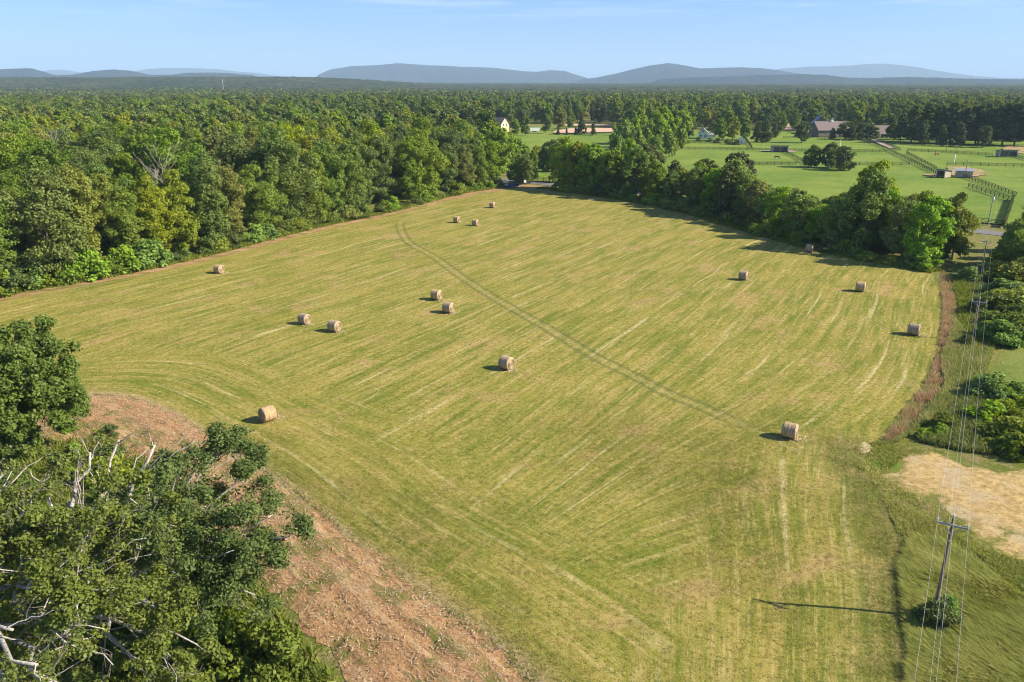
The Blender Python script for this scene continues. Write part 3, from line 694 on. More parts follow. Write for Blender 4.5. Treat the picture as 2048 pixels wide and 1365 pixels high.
MIDK = ['olive_mid', 'green_mid', 'dark_mid', 'yellow_mid']
scatter('wood', stuffP, MIDK, 'dense leafy canopy of the wood behind its nearest trees')

# ------------------------------------------------------------------ far woods behind the farm
clear = [np.array(q) for q in (
    [(-10, 470), (0, 620), (64, 640), (70, 600), (100, 545), (150, 555), (250, 508), (300, 455), (420, 430), (420, 150), (-5, 265)],
    G([(1128, 256), (1128, 245), (1170, 241), (1172, 249), (1232, 251), (1232, 258)]), G([(1565, 262), (1572, 246), (1606, 246), (1608, 262)]),
    G([(1600, 275), (1630, 262), (1720, 258), (1800, 262), (1800, 285), (1600, 285)]), G([(1060, 246), (1062, 236), (1076, 236), (1078, 246)]), G([(1185, 246), (1187, 236), (1203, 238), (1203, 247)]),
    G([(985, 275), (990, 256), (1080, 256), (1080, 275)]))]
near = poisson([(-520, 626), (-205, 618), (-118, 500), (-28, 350), (0, 290), (-6, 470), (2, 625), (66, 645), (72, 602), (100, 550), (150, 560), (250, 512), (300, 448), (430, 430), (640, 430), (760, 860), (-700, 860)],
               lambda x, y: 9.5, 16000, 15)
m = np.ones(len(near), bool)
for c in clear: m &= ~inside(near, c)
m &= ~((near[:, 1] < 600) & (near[:, 0] < -10) & (near[:, 0] > -220) & (R.uniform(0, 1, len(near)) < 0.35))
near = near[m]
nd = np.hypot(near[:, 0], near[:, 1]); pick = np.argsort(nd)
beltP = []; k = 0
for ix in pick:
    x, y = near[ix]; hh = rnd.uniform(14, 20); lf = rnd.choice(('dark', 'dark', 'green', 'dark', 'olive', 'green')); px = proj(x, y, 10)[0]
    if k < 46 and 1000 < px < 2080 and x < 330 and y < 720:
        key = lf + '_mid'; k += 1
        where = 'left of the sand arena' if px < 1110 else 'behind the sand arena' if px < 1240 else 'behind the bright poplars' if px < 1385 else 'behind the white farmhouse' if px < 1560 else 'behind the barns' if px < 1800 else 'behind the dark conifer row'
        tree('distant_tree', key, x, y, hh, None, f'{ADJ[lf]} round tree in the belt {where}', 'tree', 'trees standing behind the farm', 1.1)
    else: beltP.append((x, y, hh, ('olive', 'green', 'dark', 'yellow').index(lf)))
scatter('tree_belt', beltP, MIDK, 'wide belt of dark trees behind the farm and the wood')
fr = []
FARK = ['olive_far', 'green_far', 'dark_far', 'far_a', 'far_b']
for lo, hi, dm, nn in ((840, 1400, 11.5, 60000), (1400, 2250, 14.5, 80000)):
    poly = [(-0.74 * lo, lo), (0.74 * lo, lo), (0.74 * hi, hi), (-0.74 * hi, hi)]
    Q = poisson(poly, lambda x, y: dm, nn, int(lo))
    for x, y in Q:
        t = float(fbm(x / 160, y / 160, 44, 2)); 
        
        sp_ = float(fbm(x / 260, y / 170, 46, 2))
        kind = int(R.choice([0, 1, 2, 3, 4], p=([.05, .1, .2, .1, .55] if sp_ < 0.33 else [.3, .25, .05, .35, .05] if sp_ > 0.5 else [.14, .14, .14, .42, .16])))
        fr.append((x, y, R.uniform(13, 19) * (0.85 + 0.3 * t), kind))
print('far', len(fr), 'belt', len(beltP))
scatter('woodland', fr, FARK, 'endless woodland canopy spreading flat towards the hills')


# ------------------------------------------------------------------ hedgerow between the field and the lane
SIL = np.array([(1040, 318), (1062, 300), (1085, 290), (1110, 268), (1140, 285), (1185, 282), (1230, 296), (1275, 292), (1305, 300), (1335, 342), (1370, 335), (1405, 322), (1440, 335), (1475, 312), (1500, 350), (1530, 368), (1600, 378), (1640, 402), (1680, 386), (1712, 378), (1745, 338), (1775, 372), (1805, 395), (1850, 378), (1880, 392), (1915, 392), (1942, 455), (1960, 505), (1985, 478), (2005, 455), (2030, 405), (2048, 392), (2150, 380)], float)
def sil(px): return np.interp(px, SIL[:, 0], SIL[:, 1])
hn = np.array([0.87, 0.49])
he = spline(np.vstack([G([(1075, 379)]), top_edge]), 1.5)
rl = spline(road_line, 2.0)
hedge_poly = np.vstack([he + hn * 4.5, (rl[(rl[:, 0] > 4) & (rl[:, 0] < 104)] - np.array([3.4, 3.4]))[::-1]])
hp = poisson(hedge_poly, lambda x, y: 4.6, 7000, 25)
hk = np.argsort(np.hypot(hp[:, 0], hp[:, 1]))
def hmax(x, y):
    """tallest a tree here can be and stay under the hedgerow's skyline"""
    lo, hi = 0.5, 26.0
    for _ in range(22):
        m_ = (lo + hi) / 2; a, b = proj(x, y, m_)
        if b > sil(a): lo = m_
        else: hi = m_
    return lo
hn_ = 0
for ix in hk:
    x, y = hp[ix]; px, py = proj(x, y, 0)
    if 1058 < px < 1106 and y < 262: continue                 # the gap where the lane shows
    if 1930 < px < 1966 and y > 150: continue
    ml = hmax(x, y); hh = min(rnd.uniform(12.5, 19), ml * rnd.uniform(0.88, 1.03))
    if hh < 2.2: continue
    n = float(fbm(x / 22, y / 22, 33, 2)) + rnd.uniform(-0.17, 0.17)
    key = 'cedar_cone' if rnd.random() < 0.13 else ('hedge_c', 'hedge_c', 'hedge_a', 'hedge_b', 'hedge_a', 'hedge_lime')[int(np.clip(n * 6.4, 0, 5))]
    kn = {'cedar_cone': 'dark cedar', 'hedge_c': 'dark green tree', 'hedge_a': 'mid green tree', 'hedge_b': 'fresh green tree', 'hedge_lime': 'lime green tree'}[key]
    where = 'left end of the hedgerow near the parked cars' if px < 1180 else 'hedgerow in front of the bright poplars' if px < 1340 else 'hedgerow in front of the horse pasture' if px < 1560 else 'hedgerow below the three pasture trees' if px < 1720 else 'right end of the hedgerow near the power line'
    tree('hedgerow_tree', key, x, y, hh, None, f'{"short" if hh < 7 else "tall"} {kn} in the {where}', 'tree' if 'cedar' not in key else 'cedar tree', 'trees of the hedgerow', 1.25 if hh < 9 else 1.0)
    hn_ += 1
print('hedge', hn_)
for px, py, top, key, lab, wd in ((1742, 470, 325, 'hedge_lime', 'tallest lime green tree standing up out of the hedgerow', 1.15), (1905, 520, 388, 'hedge_lime', 'yellow lime green tree ending the hedgerow beside the pole line', 0.95),
                                  (1835, 490, 385, 'hedge_a', 'broad grey green tree second from the hedgerow end', 1.3), (1470, 425, 305, 'cedar_round', 'dark ragged cedar rising above the hedgerow in front of the grazing horse', 0.9),
                                  (1408, 410, 318, 'cedar_round', 'dark ragged cedar left of the tallest hedgerow cedar', 0.9), (1290, 385, 288, 'cedar_round', 'grey green spreading tree above the slim pale pole', 1.2),
                                  (2052, 535, 392, 'hedge_c', 'tall dark tree cut by the photo edge beyond the power poles', 1.0), (2030, 542, 438, 'hedge_a', 'broad mid green tree right of the third power pole', 1.2), (2018, 520, 455, 'hedge_a', 'mid green tree just behind the second power pole', 1.1), (2000, 500, 478, 'hedge_b', 'fresh green tree close to the paved lane gap', 1.1), (2046, 505, 430, 'cedar_round', 'dark cedar beside the vine covered fence', 1.0),
      (1066, 367, 302, 'hedge_c', 'slim dark tree standing in the lane gap beside the white sign', 0.55), (1128, 379, 270, 'hedge_a', 'tallest mid green tree at the left end of the hedgerow', 0.85), (1112, 366, 285, 'hedge_c', 'dark tree behind the left end of the hedgerow', 0.8), (1158, 382, 282, 'hedge_b', 'fresh green tree second from the hedgerow left end', 0.9),
      (1188, 386, 287, 'hedge_c', 'dark grey green tree third from the hedgerow left end', 0.85), (1215, 389, 300, 'hedge_a', 'mid green tree fourth from the hedgerow left end', 0.95), (1244, 391, 312, 'hedge_b', 'fresh green tree just left of the slim pale pole', 0.9), (1040, 368, 306, 'hedge_a', 'mid green tree right above the parked cars', 0.7), (1316, 402, 330, 'hedge_a', 'mid green tree right of the grey green spreading one', 1.0), (1362, 408, 336, 'hedge_b', 'fresh green tree filling the hedgerow left of the ragged cedars', 1.1), (1345, 400, 322, 'cedar_cone', 'narrow dark cedar rising behind the fresh green hedgerow tree', 1.2), (1430, 415, 334, 'hedge_a', 'mid green tree between the two ragged hedgerow cedars', 1.1), (1510, 440, 358, 'hedge_b', 'fresh green tree right of the tallest ragged cedar', 1.2), (1560, 452, 372, 'hedge_a', 'mid green tree in the dip of the hedgerow skyline', 1.2), (1690, 470, 388, 'hedge_a', 'mid green tree just left of the tallest lime hedgerow tree', 1.1),
                                  (2075, 560, 440, 'hedge_b', 'bright tree reaching in above the right brush', 1.0), (1985, 545, 500, 'hedge_c', 'low dark tree at the foot of the third power pole', 1.3), (2030, 552, 490, 'hedge_c', 'dark tree filling the shade above the right brush', 1.3)):
    q = g(px, py); lo, hi = 0.5, 25.0
    for _ in range(20):
        m_ = (lo + hi) / 2; lo, hi = (m_, hi) if proj(q[0], q[1], m_)[1] > top else (lo, m_)
    tree('hedgerow_tree', key, q[0], q[1], lo, None, lab, 'cedar tree' if 'cedar' in key else 'tree', 'trees of the hedgerow', wd)
# low growth under the hedgerow and at the foot of the wood
sh_lab = {'bush_a': 'bright green', 'bush_b': 'yellow green', 'bush_c': 'deep green'}
for i in range(0, len(he), 2):
    q = he[i] + hn * rnd.uniform(1.2, 3.6); k = rnd.choice(('bush_a', 'bush_c', 'bush_c', 'bush_b')); px = proj(*q, 0)[0]
    if 1058 < px < 1106: continue
    shrub('bush', k, q[0], q[1], rnd.uniform(1.3, 3.2), rnd.uniform(1.0, 1.5), f'low {sh_lab[k]} bush at the {"far" if px < 1350 else "middle" if px < 1620 else "near"} foot of the hedgerow', 'bush', 'bushes under the hedgerow')
s = 3.0
while s < seg[-1] - 3:
    q = np.array([np.interp(s, seg, edge[:, 0]), np.interp(s, seg, edge[:, 1])]); px = proj(*q, 0)[0]
    big = px < 330
    k = rnd.choice(('bush_a', 'bush_a', 'bush_c')) if big else rnd.choice(('bush_a', 'bush_c', 'bush_c', 'bush_b'))
    q2 = q + nrm * rnd.uniform(2.9, 5.0)
    shrub('bush', k, q2[0], q2[1], rnd.uniform(3.2, 5.6) if big else rnd.uniform(1.6, 3.8), rnd.uniform(0.9, 1.35), f'{"tall" if big else "low"} {sh_lab[k]} bush at the wood foot {"left of the lone edge bale" if px < 440 else "between lone bale and leaning trunk" if px < 660 else "towards the parked cars"}', 'bush', 'bushes along the wood')
    s += rnd.uniform(2.6, 4.2)

# ------------------------------------------------------------------ trees of the farm
def topped(name, key, px, py, top, lab, cat='tree', wd=1.0, group=None):
    q = g(px, py); lo, hi = 0.5, 40.0
    for _ in range(22):
        m_ = (lo + hi) / 2; lo, hi = (m_, hi) if proj(q[0], q[1], m_)[1] > top else (lo, m_)
    return tree(name, key, q[0], q[1], lo, None, lab, cat, group, wd)
for px, py, top, lab, wd in ((1622, 336, 290, 'left of the three round dark trees in the pasture', 0.92), (1662, 337, 286, 'middle and tallest of the three round dark pasture trees', 0.95), (1686, 342, 293, 'right of the three round dark trees in the pasture', 1.0)):
    topped('pasture_tree', 'round_dark', px, py, top, lab, 'tree', wd * 1.14, 'round trees in the pasture')
for px, py, top, key, lab in ((1603, 287, 243, 'cedar_round', 'lone dark cedar on the lawn left of the barns'), (1842, 290, 241, 'cedar_cone', 'first dark cedar in the row behind the chestnut horse'), (1881, 293, 251, 'cedar_cone', 'second smaller cedar in the row behind the chestnut horse'), (1915, 294, 245, 'cedar_cone', 'third cedar in the row behind the chestnut horse'), (1964, 296, 252, 'cedar_round', 'ruddy cedar last in the row left of the brown paddock'),
                              (1515, 286, 243, 'cedar_cone', 'narrow cedar right of the tiny white shed'), (1530, 286, 240, 'cedar_cone', 'narrow cedar beside the long pasture shade'), (1548, 276, 246, 'cedar_cone', 'small dark cedar before the bare sand'), (1690, 280, 243, 'cedar_round', 'dark cedar in front of the cupola barn'), (1717, 281, 246, 'cedar_round', 'broad cedar between cupola barn and porch barn'), (1740, 281, 249, 'cedar_round', 'cedar touching the porch barn roof'), (1664, 280, 256, 'cedar_cone', 'narrow cedar at the left corner of the cupola barn'), (1703, 282, 252, 'cedar_cone', 'narrow cedar before the middle of the cupola barn')):
    topped('cedar_tree', key, px, py, top, lab, 'cedar tree', (1.45 if 1680 < px < 1750 else 1.1) if key == 'cedar_round' else 1.2)
for px, py, top, k in ((1800, 284, 226, 0), (1822, 287, 208, 1), (1848, 286, 203, 0), (1872, 288, 208, 1), (1898, 289, 204, 0), (1925, 290, 214, 1), (1950, 290, 207, 0), (1978, 291, 213, 1), (2003, 292, 205, 0), (2028, 293, 203, 1), (2056, 294, 206, 0), (1780, 280, 232, 1), (1835, 280, 214, 0), (1862, 280, 206, 1), (1888, 281, 212, 0), (1912, 281, 206, 1), (1940, 282, 210, 0), (1966, 282, 206, 1), (1992, 283, 208, 0), (2018, 283, 204, 1), (2044, 284, 207, 0)):
    topped('pine_tree', ('pine', 'pine')[k], px, py, top, 'tall dark conifer in the long row right of the barns', 'pine tree', 1.55, 'tall conifers behind the right pasture')
for px, py, top, lab in ((1116, 270, 255, 'small spruce at the left of the arena fence'), (1133, 271, 257, 'smaller spruce second along the arena fence'), (1151, 271, 255, 'spruce third along the arena fence'), (1163, 271, 222, 'tall spire shaped conifer in front of the arena'), (1186, 272, 246, 'dark spruce right of the tall arena spire')):
    topped('spruce_tree', 'spruce', px, py, top, lab, 'spruce tree', 1.0 if px != 1163 else 0.75)
for px, py, top, key in ((1000, 352, 252, 'hedge_a'), (1018, 345, 264, 'hedge_c'), (1034, 340, 274, 'hedge_a'), (1050, 338, 288, 'hedge_c'), (1074, 333, 291, 'hedge_b'), (1094, 338, 284, 'hedge_c'), (1110, 345, 276, 'hedge_a'), (1004, 330, 256, 'hedge_c'), (1026, 326, 270, 'hedge_a'), (1088, 345, 296, 'hedge_c'), (1130, 340, 284, 'hedge_c'), (1160, 345, 290, 'hedge_a'), (1188, 350, 296, 'hedge_b'), (1215, 352, 300, 'hedge_c')):
    topped('lane_tree', key, px, py, top, 'leafy tree standing beyond the lane behind the parked cars' if px < 1080 else 'leafy tree beyond the lane behind the left end of the hedgerow', 'tree', 1.0, 'trees beyond the lane')
k = 0
for px, py, top in ((1228, 300, 250), (1246, 303, 240), (1262, 296, 228), (1280, 290, 219), (1300, 288, 212), (1322, 287, 214), (1345, 285, 216), (1362, 287, 222), (1240, 318, 272), (1270, 314, 255), (1296, 310, 245), (1322, 304, 240), (1348, 297, 236), (1312, 322, 272), (1285, 330, 282), (1338, 315, 265), (1230, 326, 268), (1256, 332, 278), (1362, 300, 250), (1310, 296, 226), (1268, 300, 236)):
    topped('poplar_tree', ('poplar', 'poplar_wide')[k % 2], px, py, top, 'bright lime green upright tree in the grove left of the farmhouse', 'poplar tree', 1.2, 'bright grove left of the farmhouse'); k += 1
for px, py, top, key, lab in ((1092, 268, 228, 'green_broad', 'round green tree left of the sand arena'), (1120, 262, 214, 'olive_tall', 'taller olive tree behind the left of the arena'), (1140, 258, 222, 'dark_slim', 'ruddy dark tree touching the second sand strip'), (1255, 272, 235, 'dark_broad', 'dark shade tree right of the arena'),
                              (1030, 275, 238, 'green_tall', 'blue green tree right of the cream gable'), (1050, 272, 232, 'dark_tall', 'dark tree above the white trailer'), (1440, 283, 236, 'green_broad', 'wide green tree right of the white farmhouse'), (1465, 283, 232, 'yellow_broad', 'wide yellow green tree behind the tiny white shed'), (1490, 281, 238, 'green_broad', 'wide green tree ending the farmhouse clump'),
                              (1425, 277, 243, 'dark_tall', 'dark tree hugging the right wall of the farmhouse'), (1378, 278, 232, 'dark_tall', 'dark tree hugging the left wall of the farmhouse'), (1560, 268, 226, 'dark_tall', 'ruddy tall tree left of the bare sand'), (1642, 266, 222, 'yellow_tall', 'yellow green tree standing left of the cupola barn'), (1735, 262, 236, 'green_broad', 'green tree behind the roofs of the barns'), (1625, 256, 228, 'dark_broad', 'dark tree just behind the bare sand')):
    topped('farm_tree', key.rsplit('_', 1)[0] + '_mid', px, py, top, lab, 'tree', 1.1)
for px, py in ((1360, 287), (1373, 288), (1418, 285), (1434, 287), (1456, 290), (1463, 289), (1472, 291), (1398, 284)):
    q = g(px, py); shrub('bush', 'bush_c', q[0], q[1], rnd.uniform(2.2, 3.2), 1.1, 'clipped garden bush in the lawn before the white farmhouse', 'bush', 'garden bushes at the farmhouse')

# ------------------------------------------------------------------ brush along the power line
brush_poly = G([(1938, 556), (1990, 545), (2060, 540), (2250, 545), (2290, 690), (1990, 690), (1968, 640), (1938, 640)])
brush_poly2 = G([(1915, 805), (1965, 775), (2048, 805), (2300, 830), (2300, 940), (2010, 915), (1930, 905), (1870, 893), (1835, 884), (1885, 835)])
bl_ = {'bush_a': 'bright green bush', 'bush_b': 'yellow green bramble mound', 'bush_c': 'dense deep green bush'}
for poly, lab, hr in ((brush_poly, 'in the thicket right of the red grass strip', (1.0, 2.6)), (brush_poly2, 'in the thicket above the straw patch', (0.7, 1.7))):
    for x, y in poisson(poly, lambda x, y: 1.75, 14000, 44):
        if abs((x - 27.3) * 0.55 - (y - 41.8) * 0.335) < 1.0: continue
        k = rnd.choice(('bush_b', 'bush_a', 'bush_a', 'bush_c')); px, py = proj(x, y, 0)
        if px > 2085: continue
        shrub('bush', k, x, y, rnd.uniform(*hr) * rnd.choice((0.8, 1.0, 1.5)), rnd.uniform(1.0, 1.6), f'{bl_[k]} {lab}', 'bush', 'bushes along the power line')

# ------------------------------------------------------------------ hay bales
def bale_mats():
    b = NB('baled_hay_side'); p = b.objco(); x = b.n('ShaderNodeSeparateXYZ', None, _0=p)
    st = b.noise(b.scale(p, (9, 1.2, 1.2)), 1.6, 4.0, 0.7); n = b.noise(p, 9.0, 5.0, 0.75)
    c = b.mix(b.step(st, 0.34, 0.64), (0.24, 0.165, 0.10), (0.50, 0.38, 0.235)); c = b.hsv(c, 0.5, b.mth('MULTIPLY_ADD', b.rand(), 0.3, 0.85), b.mth('MULTIPLY_ADD', b.rand(), 0.3, 0.84)); c = b.mix(b.mth('MULTIPLY', b.step(n, 0.52, 0.7), 0.6), c, (0.60, 0.49, 0.32))
    side = b.done(c, 0.9, b.bump(b.mth('ADD', st, b.mth('MULTIPLY', n, 0.5)), 1.0, 0.06), 0.15)
    b = NB('baled_hay_end'); p = b.objco(); x = b.n('ShaderNodeSeparateXYZ', None, _0=p)
    r = b.mth('SQRT', b.mth('ADD', b.mth('POWER', x.outputs[1], 2.0), b.mth('POWER', b.mth('SUBTRACT', x.outputs[2], 0.77), 2.0)))
    n = b.noise(p, 8.0, 5.0, 0.7); ring = b.mth('SINE', b.mth('MULTIPLY_ADD', n, 5.0, b.mth('MULTIPLY', r, 46.0)))
    c = b.mix(b.mth('MULTIPLY_ADD', ring, 0.3, 0.5), (0.33, 0.24, 0.14), (0.58, 0.46, 0.29)); c = b.mix(b.step(n, 0.5, 0.36), c, (0.2, 0.14, 0.08))
    end = b.done(c, 0.9, b.bump(b.mth('ADD', ring, n), 0.7, 0.04), 0.15)
    return side, end
bside, bend_ = bale_mats()
BR, BW = 0.79, 1.36
def bale_meshes():
    rng = np.random.default_rng(3); k = 56
    xs = np.r_[-BW / 2, -BW / 2 + 0.03, -BW / 2 + 0.09, np.linspace(-BW / 2 + 0.16, BW / 2 - 0.16, 22), BW / 2 - 0.09, BW / 2 - 0.03, BW / 2]
    rs = np.r_[BR - 0.13, BR - 0.055, BR - 0.015, BR + rng.normal(size=22) * 0.010, BR - 0.015, BR - 0.055, BR - 0.13]
    a = np.arange(k) * 2 * PI / k
    rr = rs[:, None] * (1 + rng.normal(size=(len(xs), k)) * 0.006) * (1 + 0.012 * np.cos(2 * a + 0.6))[None, :]
    Y = rr * np.cos(a); Z = np.maximum(rr * np.sin(a), -BR + 0.075) + BR - 0.02                    # settled flat where it lies
    V = np.stack([np.repeat(xs[:, None], k, 1), Y, Z], -1).reshape(-1, 3)
    i = np.arange(len(xs) - 1)[:, None] * k; j = np.arange(k)[None, :]; j2 = (j + 1) % k
    side = MB().add(V, np.stack([i + j, i + j2, i + k + j2, i + k + j], -1).reshape(-1, 4)).build('wrapped_side', bside, smooth_=True, link=False)
    ends = []
    for sgn in (-1, 1):
        P = []; rad_ = np.linspace(0.02, BR - 0.13, 14)
        for q, r in enumerate(rad_):
            rr2 = r if q < 13 else rr[0 if sgn < 0 else -1]
            P.append(np.stack([np.full(k, sgn * (BW / 2 + (0.045 * math.sin(q * 2.1) + 0.03) * (q < 13))) + rng.normal(size=k) * 0.008 * (q < 13), rr2 * np.cos(a), np.maximum(rr2 * np.sin(a), -BR + 0.075) + BR - 0.02], -1))
        V = np.concatenate(P); i = np.arange(13)[:, None] * k
        Fq = np.stack([i + j, i + j2, i + k + j2, i + k + j], -1).reshape(-1, 4)
        m_ = MB().add(V, Fq if sgn < 0 else Fq[:, ::-1]); m_.add(P[0], np.arange(k)[None, :][:, ::-sgn])
        ends.append(m_.build('end_face', bend_, smooth_=False, link=False))
    return side, ends
bs_, be_ = bale_meshes()
BALES = [((985, 417), 0, 'farthest round hay bale, nearest the parked cars'), ((914, 447), 0, 'left bale of the far pair below the curve of the tyre tracks'), ((951, 453), 0, 'right bale of the far pair below the farthest bale'),
         ((438, 549), 6, 'lone round bale near the red soil edge of the wood'), ((873, 602), 0, 'upper bale of the pair left of the tyre tracks'), ((897, 628), 0, 'lower bale of the pair left of the tyre tracks'),
         ((609, 651), 0, 'left bale of the side by side pair in the left of the field'), ((669, 666), 2, 'right bale of the side by side pair in the left of the field'), ((1013, 742), -6, 'single round bale in the middle of the field with shaded side'),
         ((535, 846), 77, 'nearest left bale by the red soil with its end in shadow'), ((1487, 562), -4, 'round bale right of centre standing below the hedgerow shade'), ((1619, 506), 0, 'round bale at the rim of the hedgerow shadow'),
         ((1721, 585), 4, 'bale in the right of the field, left of the power poles'), ((1828, 673), -4, 'bale close to the red grass strip at the right field edge'), ((1580, 880), 0, 'nearest right bale with clear stripes on its round side')]
straw_mb = MB(); srng = np.random.default_rng(12)
for (px, py), dy, lab in BALES:
    q = g(px, py); yaw = rad(-31 + dy)
    b0 = empty('hay_bale', (q[0], q[1] + 0.25, 0.14), yaw + rad(rnd.uniform(-3, 3)), lab, 'hay bale', 'round hay bales on the mown field')
    sc_b = rnd.uniform(0.95, 1.04); b0.scale = (sc_b,) * 3
    obj('wrapped_side', bs_, b0); obj('end_face', be_[0], b0); obj('end_face', be_[1], b0)
    ax = np.array([math.cos(yaw), math.sin(yaw)]); n_ = 130
    P = np.c_[q[0] + ax[0] * 0.8 + srng.normal(size=n_) * 0.55, q[1] + 0.25 + ax[1] * 0.8 + srng.normal(size=n_) * 0.5, np.full(n_, 0.2) + srng.uniform(0, 0.05, n_)]
    N_ = srng.normal(size=(n_, 3)) * 0.25 + np.array([0, 0, 1]); V, Fq = quads(P, N_, 0.06, srng, 5.0); straw_mb.add(V, Fq, 0, srng.uniform(0, 1, n_))
sm = NB('loose_straw'); sm = sm.done(sm.mix(sm.attr('tint'), (0.42, 0.32, 0.17), (0.62, 0.52, 0.32)), 0.9)
tag(straw_mb.build('loose_straw', sm), 'loose straw shed on the grass around the bales', 'straw', kind='stuff')

# ------------------------------------------------------------------ power line
wood_pole = bark('weathered_pole', (0.14, 0.10, 0.072), (0.27, 0.21, 0.16)); grey = plain('grey_metal', (0.35, 0.36, 0.38), 0.5, 0.1, 4, metal=0.6)
white = plain('white_paint', (0.72, 0.72, 0.70), 0.6, 0.06, 2.0); porc = plain('porcelain', (0.55, 0.57, 0.60), 0.3, 0.1, 5)
wire_m = plain('aluminium_wire', (0.5, 0.52, 0.5), 0.4, 0.05, 1.0, metal=0.3)
pole_xy = [np.array([27.3, 41.8]), np.array([61.8, 98.6]), np.array([85.2, 137.2]), np.array([114.8, 185.8])]
pole_xy = [pole_xy[0] * 2 - pole_xy[1] + np.array([3, 4])] + pole_xy
def pole_top(q, py): return at(0, py, q[1])[2]
pole_h = [7.4, pole_top(pole_xy[1], 1037), pole_top(pole_xy[2], 598), pole_top(pole_xy[3], 479), pole_top(pole_xy[4], 389)]
ldir = (pole_xy[2] - pole_xy[1]); ldir /= np.hypot(*ldir); perp = np.array([ldir[1], -ldir[0]])
plab = [None, 'nearest power pole, brown wood with a crossarm, rising out of a small bush', 'power pole with crossarm in the low thicket right of the field', 'power pole with crossarm before the lane gap at the hedgerow end', 'slim power pole standing in the small square of pasture']
def power_pole(q, h, lab, arm=True, r=0.15):
    p = empty('power_pole', (q[0], q[1], 0), math.atan2(perp[1], perp[0]), lab, 'power pole', 'poles of the power line')
    m_ = MB(); m_.tube([[0, 0, -0.3], [0.0, 0, h * 0.4], [0, 0, h]], [r, r * 0.85, r * 0.66], 10); m_.build('post', wood_pole, p, True)
    if arm:
        MB().box((0, -0.16, h - 0.42), (1.8, 0.09, 0.12)).build('crossarm', grey, p)
        for s in (-1, 1): MB().tube([[s * 0.55, -0.17, h - 0.46], [0, -0.13, h - 1.05]], [0.025, 0.025], 4).build('brace', grey, p)
        for xq, zq, yq in ((-0.83, h - 0.36, -0.16), (0.83, h - 0.36, -0.16), (0, h, 0)):
            MB().tube([[xq, yq, zq], [xq, yq, zq + 0.08], [xq, yq, zq + 0.1], [xq, yq, zq + 0.2], [xq, yq, zq + 0.24]], [0.03, 0.03, 0.07, 0.065, 0.03], 8).build('insulator', porc, p)
    MB().box((-0.0, -0.17, h - 1.55), (0.1, 0.12, 0.12)).build('neutral_clamp', grey, p)
    return p
for q, h, lab in zip(pole_xy[1:], pole_h[1:], plab[1:]): power_pole(q, h, lab, lab != plab[4], 0.125)
MB().tube([[0.1, -0.2, pole_h[4] - 1.5], [0.1, -0.2, pole_h[4] - 0.7]], [0.2, 0.2], 10).build('transformer', grey, [o for o in COL.objects if o.get('label') == plab[4]][0], True)
for nm, off, dz, lab in (('l', -0.83, -0.12, 'power wire on the left end of the crossarms'), ('r', 0.83, -0.12, 'power wire on the right end of the crossarms'), ('t', 0.0, 0.24, 'power wire over the very tops of the poles'), ('n', -0.12, -1.55, 'lowest wire, clamped to the poles below the crossarms')):
    m_ = MB(); P = []
    for a in range(4):
        pa = np.r_[pole_xy[a] + perp * off, pole_h[a] + dz]; pb = np.r_[pole_xy[a + 1] + perp * off, pole_h[a + 1] + dz]
        n_ = 22; t = np.linspace(0, 1, n_)[:-1] if a < 3 else np.linspace(0, 1, n_)
        L_ = np.linalg.norm(pb - pa); P += [pa + (pb - pa) * k_ - np.array([0, 0, 4 * L_ * 0.012 * k_ * (1 - k_)]) for k_ in t]
    m_.tube(P, 0.0065, 5); tag(m_.build('power_wire', wire_m, smooth_=True), lab, 'power wire', 'wires of the power line')
# small poles in the pastures
for px, py, top, lab, wh in ((1680, 294, 268, 'thin pole with a white foot on the lawn before the cupola barn', True), (1907, 331, 290, 'thin white pole inside the chestnut horse paddock', True), (1892, 304, 280, 'thin dark pole behind the chestnut horse paddock', False), (1929, 357, 320, 'thin dark pole in front of the pale field shed', False), (1268, 374, 338, 'slim pale pole standing in the hedgerow gap', True)):
    q = g(px, py); h = at(px, top, q[1])[2]
    p = empty('utility_pole', (q[0], q[1], 0), 0.3, lab, 'utility pole')
    MB().tube([[0, 0, -0.2], [0, 0, h * 0.55]], [0.16, 0.15], 8).build('base_sleeve', white if wh else wood_pole, p, True)
    MB().tube([[0, 0, h * 0.55], [0, 0, h]], [0.14, 0.1], 8).build('post', wood_pole, p, True)
    MB().box((0, 0, h - 0.35), (1.1, 0.1, 0.12)).build('crossarm', grey, p)

# ------------------------------------------------------------------ board fences
fence_m = plain('black_fence_paint', (0.022, 0.020, 0.02), 0.75, 0.3, 1.5)
post_me = MB().box((0, 0, 0.55), (0.13, 0.13, 1.4)).build('post', fence_m, link=False)
def fence(pts, lab, px=True, gap=3.2, h=1.25, z=0.35, name='board_fence'):
    P = G(pts) if px else np.array(pts, float)
    S = [P[0]]
    for a, b in zip(P[:-1], P[1:]):
        n_ = max(1, int(round(np.hypot(*(b - a)) / gap))); S += [a + (b - a) * k_ / n_ for k_ in range(1, n_ + 1)]
    S = np.array(S); o = empty(name, (S[0][0], S[0][1], z), 0, lab, 'fence', 'black board fences'); S = S - S[0]
    while len(S) > 98: S = S[::2]
    for q in S:
        c = obj('post', post_me, o); c.location = (q[0], q[1], 0); c.scale = (1, 1, h / 1.25)
    for k_ in range(4):
        m_ = MB(); zz = (0.2 + k_ * 0.33) * h / 1.25
        for a, b in zip(S[:-1], S[1:]):
            L_ = np.hypot(*(b - a)); m_.box(((a[0] + b[0]) / 2, (a[1] + b[1]) / 2, zz), (L_ - 0.02, 0.045, 0.115), math.atan2(b[1] - a[1], b[0] - a[0]))
        m_.build('rail', fence_m, o)
    return o
fence([(1338, 300.5), (1440, 301), (1546, 303.5)], 'long black board fence between the farmhouse lawn and the lower pasture')
fence([(1574, 304.5), (1660, 305.5), (1772, 306.5)], 'black board fence behind the three pasture trees')
